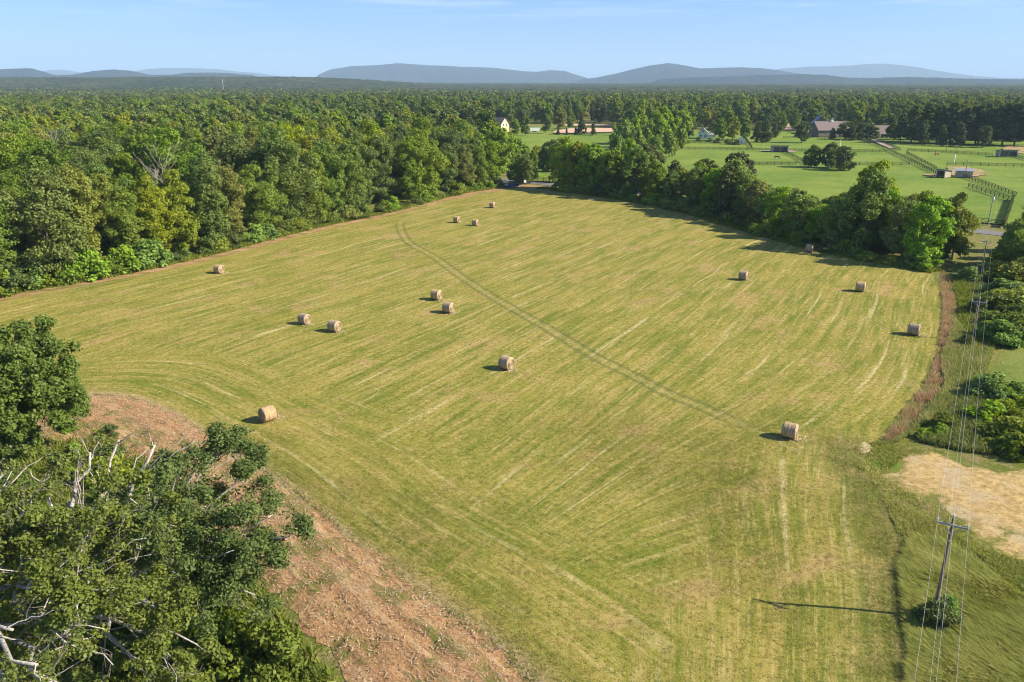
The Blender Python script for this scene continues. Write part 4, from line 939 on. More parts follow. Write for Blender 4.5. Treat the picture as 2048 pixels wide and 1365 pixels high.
fence([(1568, 306), (1600, 323), (1618, 336)], 'black fence running down from the run-in shed to the three trees')
fence([(1490, 332), (1592, 331.5)], 'short black fence right of the tall hedgerow cedar')
fence([(1702, 332.5), (1818, 332.5)], 'black fence right of the three pasture trees')
fence([(1722, 279), (1772, 300), (1790, 310), (1838, 334), (1878, 354)], 'left fence of the farm lane from the porch barn downhill')
fence([(1742, 277.5), (1770, 289), (1800, 303)], 'right fence of the upper farm lane near the porch barn')
fence([(1812, 309), (1840, 324), (1872, 341)], 'right fence of the farm lane below its bend')
fence([(1926, 357), (1970, 372), (2031, 395)], 'upper fence of the lane pair in the right pasture')
fence([(1936, 376), (1980, 391), (2024, 407)], 'lower fence of the lane pair in the right pasture')
fence([(1814, 304), (1900, 308), (1985, 313.5)], 'black fence behind the chestnut horse paddock')
fence([(2030, 316), (2048, 321), (2080, 331)], 'black fence running right from the far run-in shed')
fence([(1893, 332.5), (1960, 334), (2060, 336)], 'low black fence below the chestnut horse paddock')
fence([(1944, 448), (1975, 451), (2008, 455)], 'short black fence at the foot of the square pasture')
fence([(1489, 277), (1504, 299)], 'dark fence sloping down from the tiny white shed')
fence([(1345, 287), (1400, 288), (1440, 290.5), (1490, 293)], 'low garden fence in front of the white farmhouse')
fence([(1035, 358), (1062, 361), (1100, 366)], 'black fence across the lane beyond the parked cars')
fence([(1106, 270.5), (1170, 271.5), (1228, 268.5)], 'dark fence on the near side of the sand arena')
fence([(1108, 263), (1140, 258.2), (1226, 257.5)], 'dark fence on the far side of the sand arena')
fence([(1566, 278), (1660, 279), (1725, 280)], 'dark fence in front of the barns')
fence([(1785, 283), (1900, 290), (2048, 296)], 'dark fence in front of the tall conifer row')
vf = fence([(2025, 402), (2016, 430), (2006, 457)], 'vine covered fence at the right end of the square pasture')
V, Fq, t, _, _ = crown(np.random.default_rng(8), 1.6, 0.4, 0.0, 30, 14000, 0.15, 'column')
a_ = G([(2025, 402), (2006, 457)]); dv = a_[1] - a_[0]; kk = np.random.default_rng(4).uniform(0, 1, len(V) // 4).repeat(4)
V = V.copy(); V[:, :2] += kk[:, None] * dv; MB().add(V, Fq, 0, t).build('vine', M['cedar'], vf)

# ------------------------------------------------------------------ buildings
roof_br = plain('brown_shingles', (0.185, 0.145, 0.135), 0.9, 0.18, 1.2, bump=0.3); roof_gr = plain('grey_metal_roof', (0.26, 0.26, 0.28), 0.6, 0.1, 0.7)
brown_w = plain('brown_boards', (0.17, 0.14, 0.11), 0.85, 0.12, 1.0); tan = plain('tan_boards', (0.40, 0.34, 0.26), 0.85, 0.12, 1.0); dark = plain('dark_interior', (0.02, 0.022, 0.028), 0.9, 0.2, 1.0); cream = plain('cream_siding', (0.62, 0.55, 0.36), 0.8, 0.06, 1.0)
glass = plain('window_glass', (0.03, 0.04, 0.05), 0.12, 0.1, 1.0, spec=0.6); stone = plain('stone_chimney', (0.42, 0.37, 0.31), 0.9, 0.2, 2.0)
def gable(name, loc, rz, L_, W_, H_, RH, wallm, roofm, lab, cat, windows=(), door=None, chimney=None, over=0.4, hip=0.0, wing=None, cupola=False, posts=0, z=0.25):
    """gable along local X (ridge), gables at +-L/2"""
    o = empty(name, (loc[0], loc[1], z), rz, lab, cat); l, w2 = L_ / 2, W_ / 2
    m_ = MB(); v = [[-l, -w2, 0], [l, -w2, 0], [l, w2, 0], [-l, w2, 0], [-l, -w2, H_], [l, -w2, H_], [l, w2, H_], [-l, w2, H_], [-l + hip, 0, H_ + RH - 0.06], [l - hip, 0, H_ + RH - 0.06]]
    m_.add(v, [[0, 1, 5, 4], [2, 3, 7, 6], [1, 2, 6, 5], [3, 0, 4, 7]])
    if not hip: m_.add(v, [[5, 6, 9], [7, 4, 8]])
    m_.build('wall', wallm, o)
    k_ = RH / w2; e = over; r_ = MB(); zl = H_ - e * k_
    A = np.array([[-l - e, -w2 - e, zl], [l + e, -w2 - e, zl], [l + e - hip * 1.0, 0, H_ + RH], [-l - e + hip, 0, H_ + RH], [l + e, w2 + e, zl], [-l - e, w2 + e, zl]])
    B = A + np.array([0, 0, 0.14]); v = np.r_[A, B]
    r_.add(v, [[6, 7, 8, 9], [8, 10, 11, 9], [1, 0, 3, 2], [2, 3, 5, 4], [0, 1, 7, 6], [4, 5, 11, 10]])
    r_.add(v, [[1, 2, 8, 7], [2, 4, 10, 8], [3, 0, 6, 9], [5, 3, 9, 11]])
    if hip: r_.add(v, [[7, 10, 8], [11, 6, 9]])
    ro = r_.build('roof', roofm, o)
    if chimney: MB().box((chimney, 0.5, H_ + RH + 0.4), (0.8, 0.8, 2.2)).build('chimney', stone, ro)
    if cupola:
        c_ = MB().box((0, 0, H_ + RH + 0.5), (1.5, 1.5, 1.6)); c_.build('cupola', white, ro)
        MB().box((0, 0, H_ + RH + 1.75), (1.9, 1.9, 0.9), 0, 0, 0.1).build('cupola_roof', roofm, ro)
    for side, x, zc, ww, hh in windows:                # side: 'f' front -Y, 'e' gable +X, 'w' gable -X
        if side == 'f': c, d = (x, -w2 - 0.02, zc), (ww, 0.08, hh); df = (ww + 0.24, 0.05, hh + 0.24)
        else:
            sg = 1 if side == 'e' else -1; c, d = (sg * (l + 0.02), x, zc), (0.08, ww, hh); df = (0.05, ww + 0.24, hh + 0.24)
        fr = MB().box(c, df).build('window', white, o); MB().box(c, d).build('pane', glass, fr)
    if door: MB().box((door, -w2 - 0.02, 1.05), (1.0, 0.08, 2.1)).build('door', dark, o)
    for i_ in range(posts):
        MB().box((-l + (i_ + 0.5) * L_ / posts, -w2 - e + 0.2, zl / 2), (0.3, 0.3, zl)).build('porch_post', white, o)
    if wing:
        wx, wy, wl, ww, wh, wr = wing; m_ = MB(); m_.box((wx, wy, wh / 2), (wl, ww, wh)); m_.build('side_wing', wallm, o)
        m_ = MB(); m_.box((wx, wy, wh + wr / 2 + 0.02), (wl + 0.6, ww + 0.6, wr), 0, 0, 0.35); m_.build('wing_roof', roofm, o)
    return o
q = at(1003, 250, 520); gable('cream_house', (q[0] - 2, 524), rad(-40), 11, 7.5, 6.3, 3.6, cream, roof_br, 'cream gabled house rising behind the wood', 'house', [('e', -1.5, 5.3, 0.9, 1.4), ('e', 1.5, 5.3, 0.9, 1.4), ('f', 2, 4.8, 0.9, 1.4), ('f', -2, 4.8, 0.9, 1.4)], None, None, 0.5)
q = g(1069, 265); MB_ = empty('trailer', (q[0], q[1], 0.2), 0.2, 'white horse trailer parked left of the sand arena', 'trailer')
MB().box((0, 0, 1.7), (6.5, 2.3, 2.3)).build('body', white, MB_); MB().box((0, 0, 2.9), (6.6, 2.4, 0.1)).build('roof', roof_gr, MB_)
for x_ in (-0.8, 0.4):
    for y_ in (-1.1, 1.1): MB().tube([[x_, y_ - 0.12, 0.4], [x_, y_ + 0.12, 0.4]], [0.42, 0.42], 14).build('wheel', dark, MB_)
MB().tube([[3.2, 0, 0.6], [5.0, 0, 0.6]], [0.07, 0.07], 6).build('hitch', dark, MB_)
q = g(1409, 279); gable('white_farmhouse', (q[0], q[1] + 4), rad(90 - 14), 8, 5.6, 3.3, 2.6, white, roof_gr, 'white gabled farmhouse beside the bright grove', 'house', [('w', -1.3, 1.6, 0.9, 1.4), ('w', 1.3, 1.6, 0.9, 1.4), ('w', 0, 4.2, 0.8, 1.0)], 0, 1.5, 0.4, 0.0, (-1.0, -4.4, 5.5, 3.4, 2.4, 0.9))
q = g(1482, 289); gable('garden_shed', q, rad(80), 3.6, 3.4, 2.1, 1.3, white, white, 'tiny white shed with a pointed roof at the pasture corner', 'shed', [('w', 0, 1.2, 0.6, 0.8)], None, None, 0.25)
q = g(1688, 277); gable('cupola_barn', (q[0] - 3, q[1] + 14), rad(8), 22, 12, 4.2, 4.6, brown_w, roof_br, 'large brown roofed barn with a pale cupola', 'barn', [('f', -6, 2, 1.2, 1.2), ('f', 0, 2, 1.2, 1.2), ('f', 6, 2, 1.2, 1.2)], 3, None, 0.6, cupola=True)
q = g(1677, 274); gable('grey_roof_house', (q[0] - 3, q[1] + 26), rad(75), 14, 9, 6.5, 4.5, brown_w, roof_gr, 'steep grey roofed house behind the cupola barn', 'house', [('w', -1.5, 4, 1, 1.4), ('w', 1.5, 4, 1, 1.4)], None, -2.5)
q = g(1762, 277); gable('porch_barn', (q[0] + 2, q[1] + 6), rad(4), 13, 8, 2.9, 3.9, brown_w, roof_br, 'broad hipped barn with white porch posts at the head of the lane', 'barn', [('f', -3, 1.5, 1.2, 1.2), ('f', 3, 1.5, 1.2, 1.2)], 0, -5.2, 0.9, 3.2, None, False, 5)
q = g(1623, 272); gable('low_barn', (q[0] + 2, q[1] + 5), rad(5), 7.5, 5.5, 2.3, 2.2, brown_w, roof_br, 'small brown roofed barn right of the lone lawn cedar', 'barn', [('f', -1.5, 1.2, 0.9, 0.9), ('f', 1.5, 1.2, 0.9, 0.9)], 0, None, 0.7, 1.8)
q = g(1656, 275); gable('long_stable', (q[0], q[1] + 5), rad(6), 10, 6, 2.3, 2.4, brown_w, roof_br, 'low brown hipped stable left of the cupola barn', 'stable', [('f', -3, 1.2, 0.9, 0.9), ('f', 3, 1.2, 0.9, 0.9)], 0, None, 0.7, 2.2)
def runin(loc, rz, L_, W_, H_, lab, wallm, roofm, openings=2, z=0.35):
    o = empty('run_in_shed', (loc[0], loc[1], z), rz, lab, 'shed', 'open fronted field sheds'); l, w2 = L_ / 2, W_ / 2; hb2 = H_ * 0.82
    MB().box((0, w2 - 0.06, hb2 / 2), (L_ - 0.3, 0.12, hb2)).build('back_wall', wallm, o)
    for s in (-1, 1):
        m_ = MB(); x = s * (l - 0.06); v = []
        for xx in (x - 0.06, x + 0.06): v += [[xx, -w2, 0], [xx, w2, 0], [xx, w2, hb2], [xx, -w2, H_]]
        m_.add(v, [[0, 3, 2, 1], [4, 5, 6, 7], [0, 1, 5, 4], [1, 2, 6, 5], [2, 3, 7, 6], [3, 0, 4, 7]]); m_.build('side_wall', wallm, o)
    for i_ in range(openings + 1): MB().box((-l + 0.2 + i_ * (L_ - 0.4) / openings, -w2 + 0.1, H_ / 2 - 0.1), (0.2, 0.2, H_ - 0.25)).build('post', white if i_ in (0, openings) else wallm, o)
    MB().box((0, -w2 + 0.1, H_ - 0.32), (L_ - 0.3, 0.12, 0.4)).build('fascia', wallm, o)
    m_ = MB(); e = 0.45; v = []
    for zz in (0.02, 0.16): v += [[-l - e, -w2 - e, H_ + zz + 0.07], [l + e, -w2 - e, H_ + zz + 0.07], [l + e, w2 + e, hb2 + zz - 0.07], [-l - e, w2 + e, hb2 + zz - 0.07]]
    m_.add(v, [[3, 2, 1, 0], [4, 5, 6, 7], [0, 1, 5, 4], [1, 2, 6, 5], [2, 3, 7, 6], [3, 0, 4, 7]]); m_.build('roof', roofm, o)
    return o
q = g(1561, 306); runin((q[0], q[1] + 2), rad(-4), 7.4, 3.8, 2.9, 'open run-in shed with white corners left of the three pasture trees', tan, roof_gr)
q = g(2017, 316); runin((q[0], q[1] + 2), rad(-8), 7.6, 4.0, 3.0, 'open run-in shed at the far right by the brown paddock', tan, roof_gr)
q = g(1889, 357); runin((q[0], q[1] + 1), rad(-58), 3.4, 4.2, 2.7, 'tan shed with a dark blue open front at the bottom of the lane', tan, roof_gr, 1)
q = g(1931, 357); runin((q[0], q[1] + 1.5), rad(155), 5.2, 3.6, 2.6, 'pale grey roofed shed beside the bare red paddock soil', tan, roof_gr, 2)

# a far white tower above the woods
q = at(445, 163, 2000); o = empty('radio_tower', (q[0], 2000, float(terr(q[0], 2000))), 0, 'thin white tower above the far woodland', 'tower')
MB().tube([[0, 0, 0], [0, 0, 33]], [0.35, 0.3], 8).build('mast', white, o); MB().tube([[0, 0, 33], [0, 0, 36]], [0.5, 0.4], 10).build('head', white, o)

# ------------------------------------------------------------------ cars, sign, horses
tyre = plain('tyre_rubber', (0.02, 0.02, 0.02), 0.9); rim_m = plain('bright_rim', (0.55, 0.56, 0.58), 0.3, 0.05, 3, metal=0.8); lamp_m = plain('lamp_lens', (0.8, 0.82, 0.85), 0.15, 0.05, 3, spec=0.6); red_m = plain('red_lens', (0.4, 0.02, 0.02), 0.2)
def car(loc, rz, paint, lab, group=None):
    o = empty('parked_car', (loc[0], loc[1], 0.13), rz, lab, 'car', 'cars parked at the field corner')
    low = [(-2.25, 0.42), (-2.28, 0.78), (-2.1, 0.95), (-1.2, 1.0), (1.05, 0.98), (1.9, 0.86), (2.22, 0.7), (2.25, 0.4)]
    m_ = MB(); n_ = len(low); st = [(-0.86, 0.96), (-0.90, 1.0), (0.90, 1.0), (0.86, 0.96)]
    V = np.array([[x * k_, y, z * (1 if k_ == 1 else 0.985)] for y, k_ in st for x, z in low])
    Fq = [[a * n_ + i_, a * n_ + i_ + 1, (a + 1) * n_ + i_ + 1, (a + 1) * n_ + i_] for a in range(3) for i_ in range(n_ - 1)] + [[a * n_ + n_ - 1, a * n_, (a + 1) * n_, (a + 1) * n_ + n_ - 1] for a in range(3)]
    m_.add(V, Fq); m_.add(V, [list(range(n_))[::-1]]); m_.add(V, [[3 * n_ + i_ for i_ in range(n_)]])
    # roof panel carried by the pillars
    m_.box((-0.35, 0, 1.5), (1.9, 1.3, 0.06)); body = m_.build('body', paint, o)
    V = [[-1.75, -0.82, 0.99], [1.0, -0.82, 0.98], [1.0, 0.82, 0.98], [-1.75, 0.82, 0.99], [-1.25, -0.64, 1.47], [0.5, -0.64, 1.47], [0.5, 0.64, 1.47], [-1.25, 0.64, 1.47]]
    for nm, f in (('windscreen', [1, 2, 6, 5]), ('rear_window', [3, 0, 4, 7]), ('side_window', [0, 1, 5, 4]), ('side_window', [2, 3, 7, 6])): MB().add(V, [f]).build(nm, glass, o)
    for x_ in (-1.4, 1.4):
        for s in (-1, 1):
            wv = MB().tube([[x_, s * 0.93, 0.34], [x_, s * 0.70, 0.34]], [0.34, 0.34], 18).build('wheel', tyre, o)
            MB().tube([[x_, s * 0.80, 0.34], [x_, s * 0.945, 0.34]], [0.21, 0.2], 14).build('rim', rim_m, wv)
    for s in (-1, 1):
        MB().box((2.2, s * 0.66, 0.70), (0.12, 0.36, 0.16)).build('headlight', lamp_m, o); MB().box((-2.26, s * 0.66, 0.80), (0.08, 0.3, 0.16)).build('tail_light', red_m, o)
        MB().box((0.75, s * 1.0, 1.03), (0.16, 0.2, 0.13)).build('wing_mirror', paint, o)
    return o
navy = plain('navy_car_paint', (0.02, 0.045, 0.15), 0.22, 0.05, 1, spec=0.7); blk = plain('black_car_paint', (0.012, 0.013, 0.016), 0.2, 0.05, 1, spec=0.7)
q = g(1023, 376); car(q, rad(-152), navy, 'dark blue car parked on the red soil at the far corner of the field')
q = g(1006, 372); car(q, rad(-140), blk, 'black car parked half hidden under the trees behind the blue car')
q = g(1050, 372); o = empty('road_sign', (q[0], q[1], 0.1), 0.3, 'small white sign board on a dark post beside the lane entrance', 'sign')
MB().tube([[0, 0, -0.2], [0, 0, 1.2]], [0.06, 0.06], 6).build('post', fence_m, o); MB().box((0, -0.09, 1.35), (0.8, 0.06, 0.9)).build('board', white, o)

def horse(loc, rz, coat, lab, graze):
    o = empty('horse', (loc[0], loc[1], 0.42), rz, lab, 'horse')
    me = bpy.data.meshes.new('body'); V = []; E_ = []; Rd = []
    def ch(pts, start=None):
        pr = start
        for x, y, z, r in pts:
            V.append((x, y, z)); Rd.append(r); i_ = len(V) - 1
            if pr is not None: E_.append((pr, i_))
            pr = i_
        return pr
    ch([(0, 0, 1.22, 0.30)])
    hip_ = ch([(-0.35, 0, 1.24, 0.29), (-0.7, 0, 1.3, 0.28)], 0); sh_ = ch([(0.38, 0, 1.2, 0.31), (0.68, 0, 1.28, 0.27)], 0)
    if graze: ch([(1.0, 0, 1.2, 0.19), (1.3, 0.02, 0.85, 0.14), (1.5, 0.05, 0.5, 0.12), (1.62, 0.06, 0.3, 0.11), (1.72, 0.08, 0.08, 0.07)], sh_)
    else: ch([(0.95, 0, 1.55, 0.19), (1.15, 0, 1.85, 0.14), (1.3, 0, 2.02, 0.12), (1.55, 0, 1.9, 0.10), (1.78, 0, 1.75, 0.075)], sh_)
    for s in (-1, 1):
        ch([(-0.72, s * 0.18, 1.02, 0.19), (-0.6, s * 0.19, 0.80, 0.12), (-0.86, s * 0.19, 0.52, 0.07), (-0.82, s * 0.19, 0.2, 0.05), (-0.76, s * 0.19, 0.03, 0.07)], hip_)
        ch([(0.66, s * 0.17, 0.98, 0.15), (0.68, s * 0.18, 0.55, 0.075), (0.67, s * 0.18, 0.22, 0.05), (0.72, s * 0.18, 0.03, 0.07)], sh_)
    ch([(-0.98, 0, 1.32, 0.06), (-1.1, 0, 1.0, 0.08), (-1.12, 0, 0.6, 0.05)], hip_)
    me.from_pydata(V, E_, []); b_ = obj('body', me, o); sk = b_.modifiers.new('skin', 'SKIN'); 
    for i_, r in enumerate(Rd): me.skin_vertices[0].data[i_].radius = (r, r)
    me.skin_vertices[0].data[0].use_root = True; me.materials.append(coat); b_.modifiers.new('smooth', 'SUBSURF').levels = 1
    mane = MB()
    P = [(0.8, 0, 1.55), (1.15, 0, 1.3), (1.42, 0.03, 0.9)] if graze else [(0.72, 0, 1.62), (0.95, 0, 1.9), (1.2, 0, 2.12)]
    mane.tube(P, [0.05, 0.07, 0.04], 5); mane.build('mane', dark, o)
    return o
bay = plain('brown_coat', (0.09, 0.05, 0.03), 0.6, 0.2, 3); chest = plain('chestnut_coat', (0.24, 0.085, 0.035), 0.6, 0.2, 3)
q = g(1553, 321); horse(q, rad(-10), bay, 'dark brown horse grazing below the run-in shed', True)
q = g(1873, 314); horse(q, rad(200), chest, 'chestnut horse standing in the right hand paddock', True)

# ------------------------------------------------------------------ the half dead oaks at the near left
def limb_path(a, b, rng, amt=0.13, n=9, rise=0.06):
    P = bend(a, b, rng, n, amt, rise); P[1:-1] += rng.normal(size=(n - 2, 3)) * 0.012 * np.linalg.norm(b - a); return P
def grow_limb(mb, tips, P, r0, r1, rng, lvl, leafy, twig=1.0):
    """a limb with side branches and twigs; tips collects where leaves sit"""
    n = len(P); mb.tube(P, np.linspace(r0, r1, n) ** 1.0, 7 if lvl == 0 else 5 if lvl == 1 else 4, 0 if lvl < 2 else 1)
    L_ = np.linalg.norm(np.diff(P, axis=0), axis=1).sum()
    if lvl == 3:
        tips.append((P[-1], leafy)); tips.append((P[len(P) // 2], leafy)); return
    if lvl == 2: tips.append((P[-1], leafy)); tips.append((P[3], leafy))
    nb = (7, 4, 3)[lvl] if leafy > 0.4 else (6, 3, 2)[lvl]
    if lvl == 0 and L_ < 4: nb = 5
    for i_ in range(nb):
        t = rng.uniform(0.3 if lvl == 0 else 0.25, 0.97) if i_ else 0.98
        k_ = t * (n - 1); a = int(min(k_, n - 2)); p = P[a] + (P[a + 1] - P[a]) * (k_ - a)
        d = P[a + 1] - P[a]; d /= np.linalg.norm(d) + 1e-9
        s = rng.normal(size=3); s -= d * (s @ d); s /= np.linalg.norm(s) + 1e-9
        nd = d * rng.uniform(0.45, 0.95) + s * rng.uniform(0.5, 0.95) + np.array([0, 0, 0.18]); nd /= np.linalg.norm(nd)
        bl = (L_ * rng.uniform(0.28, 0.5) * (1.15 - 0.45 * t) if lvl < 2 else L_ * rng.uniform(0.35, 0.6)) * (0.4 if i_ == 0 else 0.55 if t > 0.8 else 1.0)
        bl = max(bl, 0.35); rr_ = max(0.010, (r0 + (r1 - r0) * t) * (0.5 if lvl == 0 else 0.55))
        Q = limb_path(p, p + nd * bl, rng, 0.16, (9, 7, 5)[lvl], 0.03)
        grow_limb(mb, tips, Q, rr_, max(0.007, rr_ * 0.3), rng, lvl + 1, leafy, twig)
def spreading_oak(name, base, fork_z, limbs, label, seed, r0=0.42, leaf='oak', barkm='pale_bark', hollow=4.8, per=52, ls=0.115, rad_=0.46, dens=0.9, lean=(0, 0), z=0.0):
    rng = np.random.default_rng(seed); o = empty(name, (base[0], base[1], z), 0, label, 'tree', None); B0 = np.array([base[0], base[1], 0.0])
    mb = MB(); fork = np.array([lean[0], lean[1], fork_z]); P = bend((0, 0, -0.4), fork, rng, 7, 0.07)
    mb.tube(P, r0 * np.linspace(1.25, 0.8, 7), 10); mb.build('trunk', M[barkm], o, True)
    tips = []
    lm = MB()
    for tg, leafy, rk in limbs:
        tg = np.asarray(tg, float) - B0; zf = rng.uniform(0.55, 1.0); s = P[-1] if zf > 0.8 else P[4]
        grow_limb(lm, tips, limb_path(s, tg, rng, 0.16, 10, 0.08), r0 * rk * (1.0 if leafy > 0.5 else 1.15), 0.035 if leafy > 0.5 else 0.06, rng, 0, leafy)
    lm.build('branches', [M[barkm], M['twig']], o, True)
    T = np.array([t[0] for t in tips]); W = np.array([t[1] for t in tips]); hd = np.hypot(T[:, 0], T[:, 1]); kk = dens * (0.12 + 0.88 * smooth(1.5, hollow, hd)) * (0.35 + 1.5 * smooth(0.38, 0.6, fbm(T[:, 0] / 1.3 + T[:, 2] * 0.5, T[:, 1] / 1.3 - T[:, 2] * 0.4, seed, 2))); keep = rng.uniform(0, 1, len(T)) < W * kk; T = T[keep]
    if len(T):
        idx = np.repeat(np.arange(len(T)), per); off = rng.normal(size=(len(idx), 3)); off /= np.linalg.norm(off, axis=1)[:, None]
        off *= (rad_ * rng.uniform(0, 1, len(idx)) ** 0.45)[:, None] * np.array([1, 1, 0.75])
        V, Fq = quads(T[idx] + off, off / rad_ * 0.9 + rng.normal(size=off.shape) * 0.6 + np.array([0, 0, 0.7]), ls, rng, 1.6)
        ct = rng.uniform(0, 1, len(T)); tint = np.clip(ct[idx] * 0.5 + rng.uniform(0, 0.55, len(idx)), 0, 1)
        MB().add(V, Fq, 0, tint).build('crown', M[leaf], o)
        print(name, 'leaves', len(idx))
    return o
def T_(px, py, z): q = g(px, py, z); return (q[0], q[1], z)
bA = g(285, 1235); bB = g(140, 1310); bC = g(-40, 1330)
spreading_oak('oak_tree', bA, 3.2, [(T_(440, 900, 10.3), .95, .5), (T_(495, 935, 9.4), .95, .38), (T_(395, 935, 9.8), .9, .42), (T_(390, 985, 9.6), .3, .45), (T_(545, 1030, 8.2), .95, .45), (T_(575, 1075, 7.4), .9, .34),
     (T_(470, 1100, 7.6), .85, .36), (T_(345, 1000, 11), .35, .5), (T_(420, 1160, 6.4), .85, .36), (T_(300, 1110, 9.5), .7, .42), (T_(510, 1190, 5.2), .6, .3)],
     'spreading half dead oak reaching over the turned soil', 5, 0.40, per=58, rad_=0.58, hollow=3.0)
spreading_oak('oak_tree', bB, 3.6, [(T_(310, 890, 12), .16, .42), (T_(238, 880, 12.6), .12, .44), (T_(180, 905, 12.4), .18, .46), (T_(262, 960, 11.6), .45, .42), (T_(215, 1010, 12), .5, .45), (T_(330, 1230, 7.6), .9, .36), (T_(395, 1290, 6.4), .9, .36),
     (T_(110, 1060, 12), .5, .5), (T_(300, 1330, 6.6), .85, .34), (T_(150, 1110, 12), .6, .45), (T_(205, 1180, 10.5), .75, .42), (T_(160, 1250, 10), .75, .36)],
     'tall oak with bare white upper branches in the near left', 6, 0.46)
spreading_oak('oak_tree', bC, 3.8, [(T_(20, 935, 12.6), .35, .45), (T_(85, 975, 12.2), .55, .42), (T_(35, 1050, 12.6), .6, .45), (T_(-40, 1030, 12), .7, .42), (T_(115, 1245, 9.6), .12, .62), (T_(70, 1180, 11), .3, .5), (T_(75, 1330, 10.5), .05, .5), (T_(25, 1260, 11), .05, .5), (T_(110, 1370, 8.5), .25, .42), (T_(30, 1400, 8), .4, .4), (T_(-60, 1180, 11), .5, .45)],
     'leaning oak with thick bare pale limbs at the lower left corner', 7, 0.5)
bD = g(-14, 905)
spreading_oak('oak_tree', bD, 2.6, [(T_(25, 675, 11.6), .98, .4), (T_(65, 712, 10.4), .98, .4), (T_(98, 745, 9.2), .98, .38), (T_(132, 775, 7.6), .98, .36), (T_(115, 805, 6.2), .98, .34), (T_(60, 830, 5.4), .98, .36), (T_(70, 770, 9), .98, .4), (T_(15, 735, 11), .98, .4), (T_(-20, 705, 11.6), .98, .4), (T_(20, 790, 8.6), .98, .4), (T_(-50, 760, 11), .98, .4), (T_(-60, 830, 8), .98, .38), (T_(20, 870, 4.4), .98, .34), (T_(-90, 720, 10), .98, .38), (T_(50, 890, 3), .9, .3)],
     'full green oak at the left photo edge above the turned soil', 8, 0.45, per=62, ls=0.17, rad_=0.62, barkm='bark', hollow=1.6, dens=1.2)

# scrub under the oaks
scrub = np.vstack([G([(-140, 860), (40, 880)]), G([(90, 868), (160, 845), (240, 885), (330, 945), (395, 1035), (470, 1110), (545, 1205), (625, 1300), (690, 1390)]), [(-12, 24), (-60, 24), (-75, 50)]])
def inscrub(P): return inside(P, scrub)
kn_ = {'bush_a': 'bright green', 'bush_b': 'yellow green', 'bush_c': 'deep green'}
sp = poisson(scrub, lambda x, y: 2.5, 3000, 61); sp = sp[pdist(sp, dirt_low)[0] > 1.6]
for x, y in sp:
    px, py = proj(x, y, 1.0)
    if not (-80 < px < 760 and py < 1420): continue
    if py < 960 and rnd.random() < 0.6: continue
    k = rnd.choice(('bush_c', 'bush_c', 'bush_a', 'bush_b')) if py < 1150 else 'bush_c'; h = rnd.uniform(0.8, 2.1)
    where = 'around the trunks of the near left oaks' if px < 330 else 'between the near left oaks and the turned soil'
    shrub('bush', k, x, y, h, rnd.uniform(0.9, 1.4), f'{kn_[k]} scrub bush {where}', 'bush', 'scrub bushes under the near oaks')
for px, py, h, lab in ((545, 1345, 3.2, 'tall round bush at the bottom edge beside the turned soil'), (510, 1300, 2.6, 'rounded bush just up left of the bottom edge bush'), (450, 1330, 3.6, 'broad bush under the lowest oak branch')):
    q = g(px, py); shrub('bush', 'bush_c', q[0], q[1], h, 0.95, lab, 'bush', 'scrub bushes under the near oaks')
q = g(142, 862); shrub('bush', 'bush_a', q[0], q[1], 1.1, 1.5, 'vivid lime patch of leaves on the soil below the full green oak', 'bush')
q = g(1872, 1245); shrub('bush', 'bush_c', q[0], q[1], 1.6, 1.25, 'dark bush hiding the foot of the nearest power pole', 'bush')
q = g(1885, 1232); shrub('bush', 'bush_a', q[0], q[1], 1.4, 1.0, 'brighter bush right behind the foot of the nearest power pole', 'bush')
q = g(1934, 692); shrub('bush', 'bush_c', q[0], q[1], 1.5, 1.2, 'small dark bush at the foot of the second power pole', 'bush')

# ------------------------------------------------------------------ grasses
def blades(P, h, w_, lean, rng, dirv=None):
    """upright tapering blades: two stacked faces each"""
    n = len(P); a = rng.uniform(0, 2 * PI, n) if dirv is None else dirv + rng.normal(size=n) * 0.5
    h = h * rng.uniform(0.55, 1.25, n); w_ = w_ * rng.uniform(0.7, 1.3, n)
    b = rng.uniform(0, 2 * PI, n); sx_ = np.c_[np.cos(b), np.sin(b), np.zeros(n)] * w_[:, None] * 0.5
    ld = np.c_[np.cos(a), np.sin(a), np.zeros(n)] * (lean * h * rng.uniform(0.3, 1.3, n))[:, None]
    m_ = P + ld * 0.35 + np.c_[np.zeros((n, 2)), h * 0.6]; t = P + ld + np.c_[np.zeros((n, 2)), h * 0.95]
    V = np.stack([P - sx_, P + sx_, m_ + sx_ * 0.8, m_ - sx_ * 0.8, t], 1).reshape(-1, 3); k_ = np.arange(n)[:, None] * 5
    return V, np.concatenate([k_ + np.array([[0, 1, 2, 3]])]), np.concatenate([k_ + np.array([[3, 2, 4]])])
def pts_in(poly, n, rng, fn=None):
    poly = np.asarray(poly); lo, hi = poly.min(0), poly.max(0); Q = rng.uniform(lo, hi, (n, 2)); Q = Q[inside(Q, poly)]
    if fn is not None: Q = Q[rng.uniform(0, 1, len(Q)) < fn(Q)]
    return Q
def grass(name, label, cat, Q, h, w_, lean, mat, seed, z=0.05, dirf=None, hv=None):
    rng = np.random.default_rng(seed); P = np.c_[Q, np.full(len(Q), z)]
    hh = np.full(len(Q), h) if hv is None else h * hv
    V, q4, q3 = blades(P, hh, w_, lean, rng, None if dirf is None else dirf(Q)); t = np.clip(fbm(Q[:, 0] / 2.5, Q[:, 1] / 2.5, seed, 3) * 0.9 + rng.uniform(-0.25, 0.3, len(Q)), 0, 1)
    m_ = MB().add(V, q4, 0, t); m_.F.append(q3); m_.M.append(np.zeros(len(q3), int)); m_.T.append(t)
    print(name, len(Q))
    return tag(m_.build(name, mat), label, cat, kind='stuff')
gm_long = leaf_mat('long_grass_blades', (0.20, 0.26, 0.032), (0.50, 0.46, 0.14), 0.0, 0.35, 0.0)
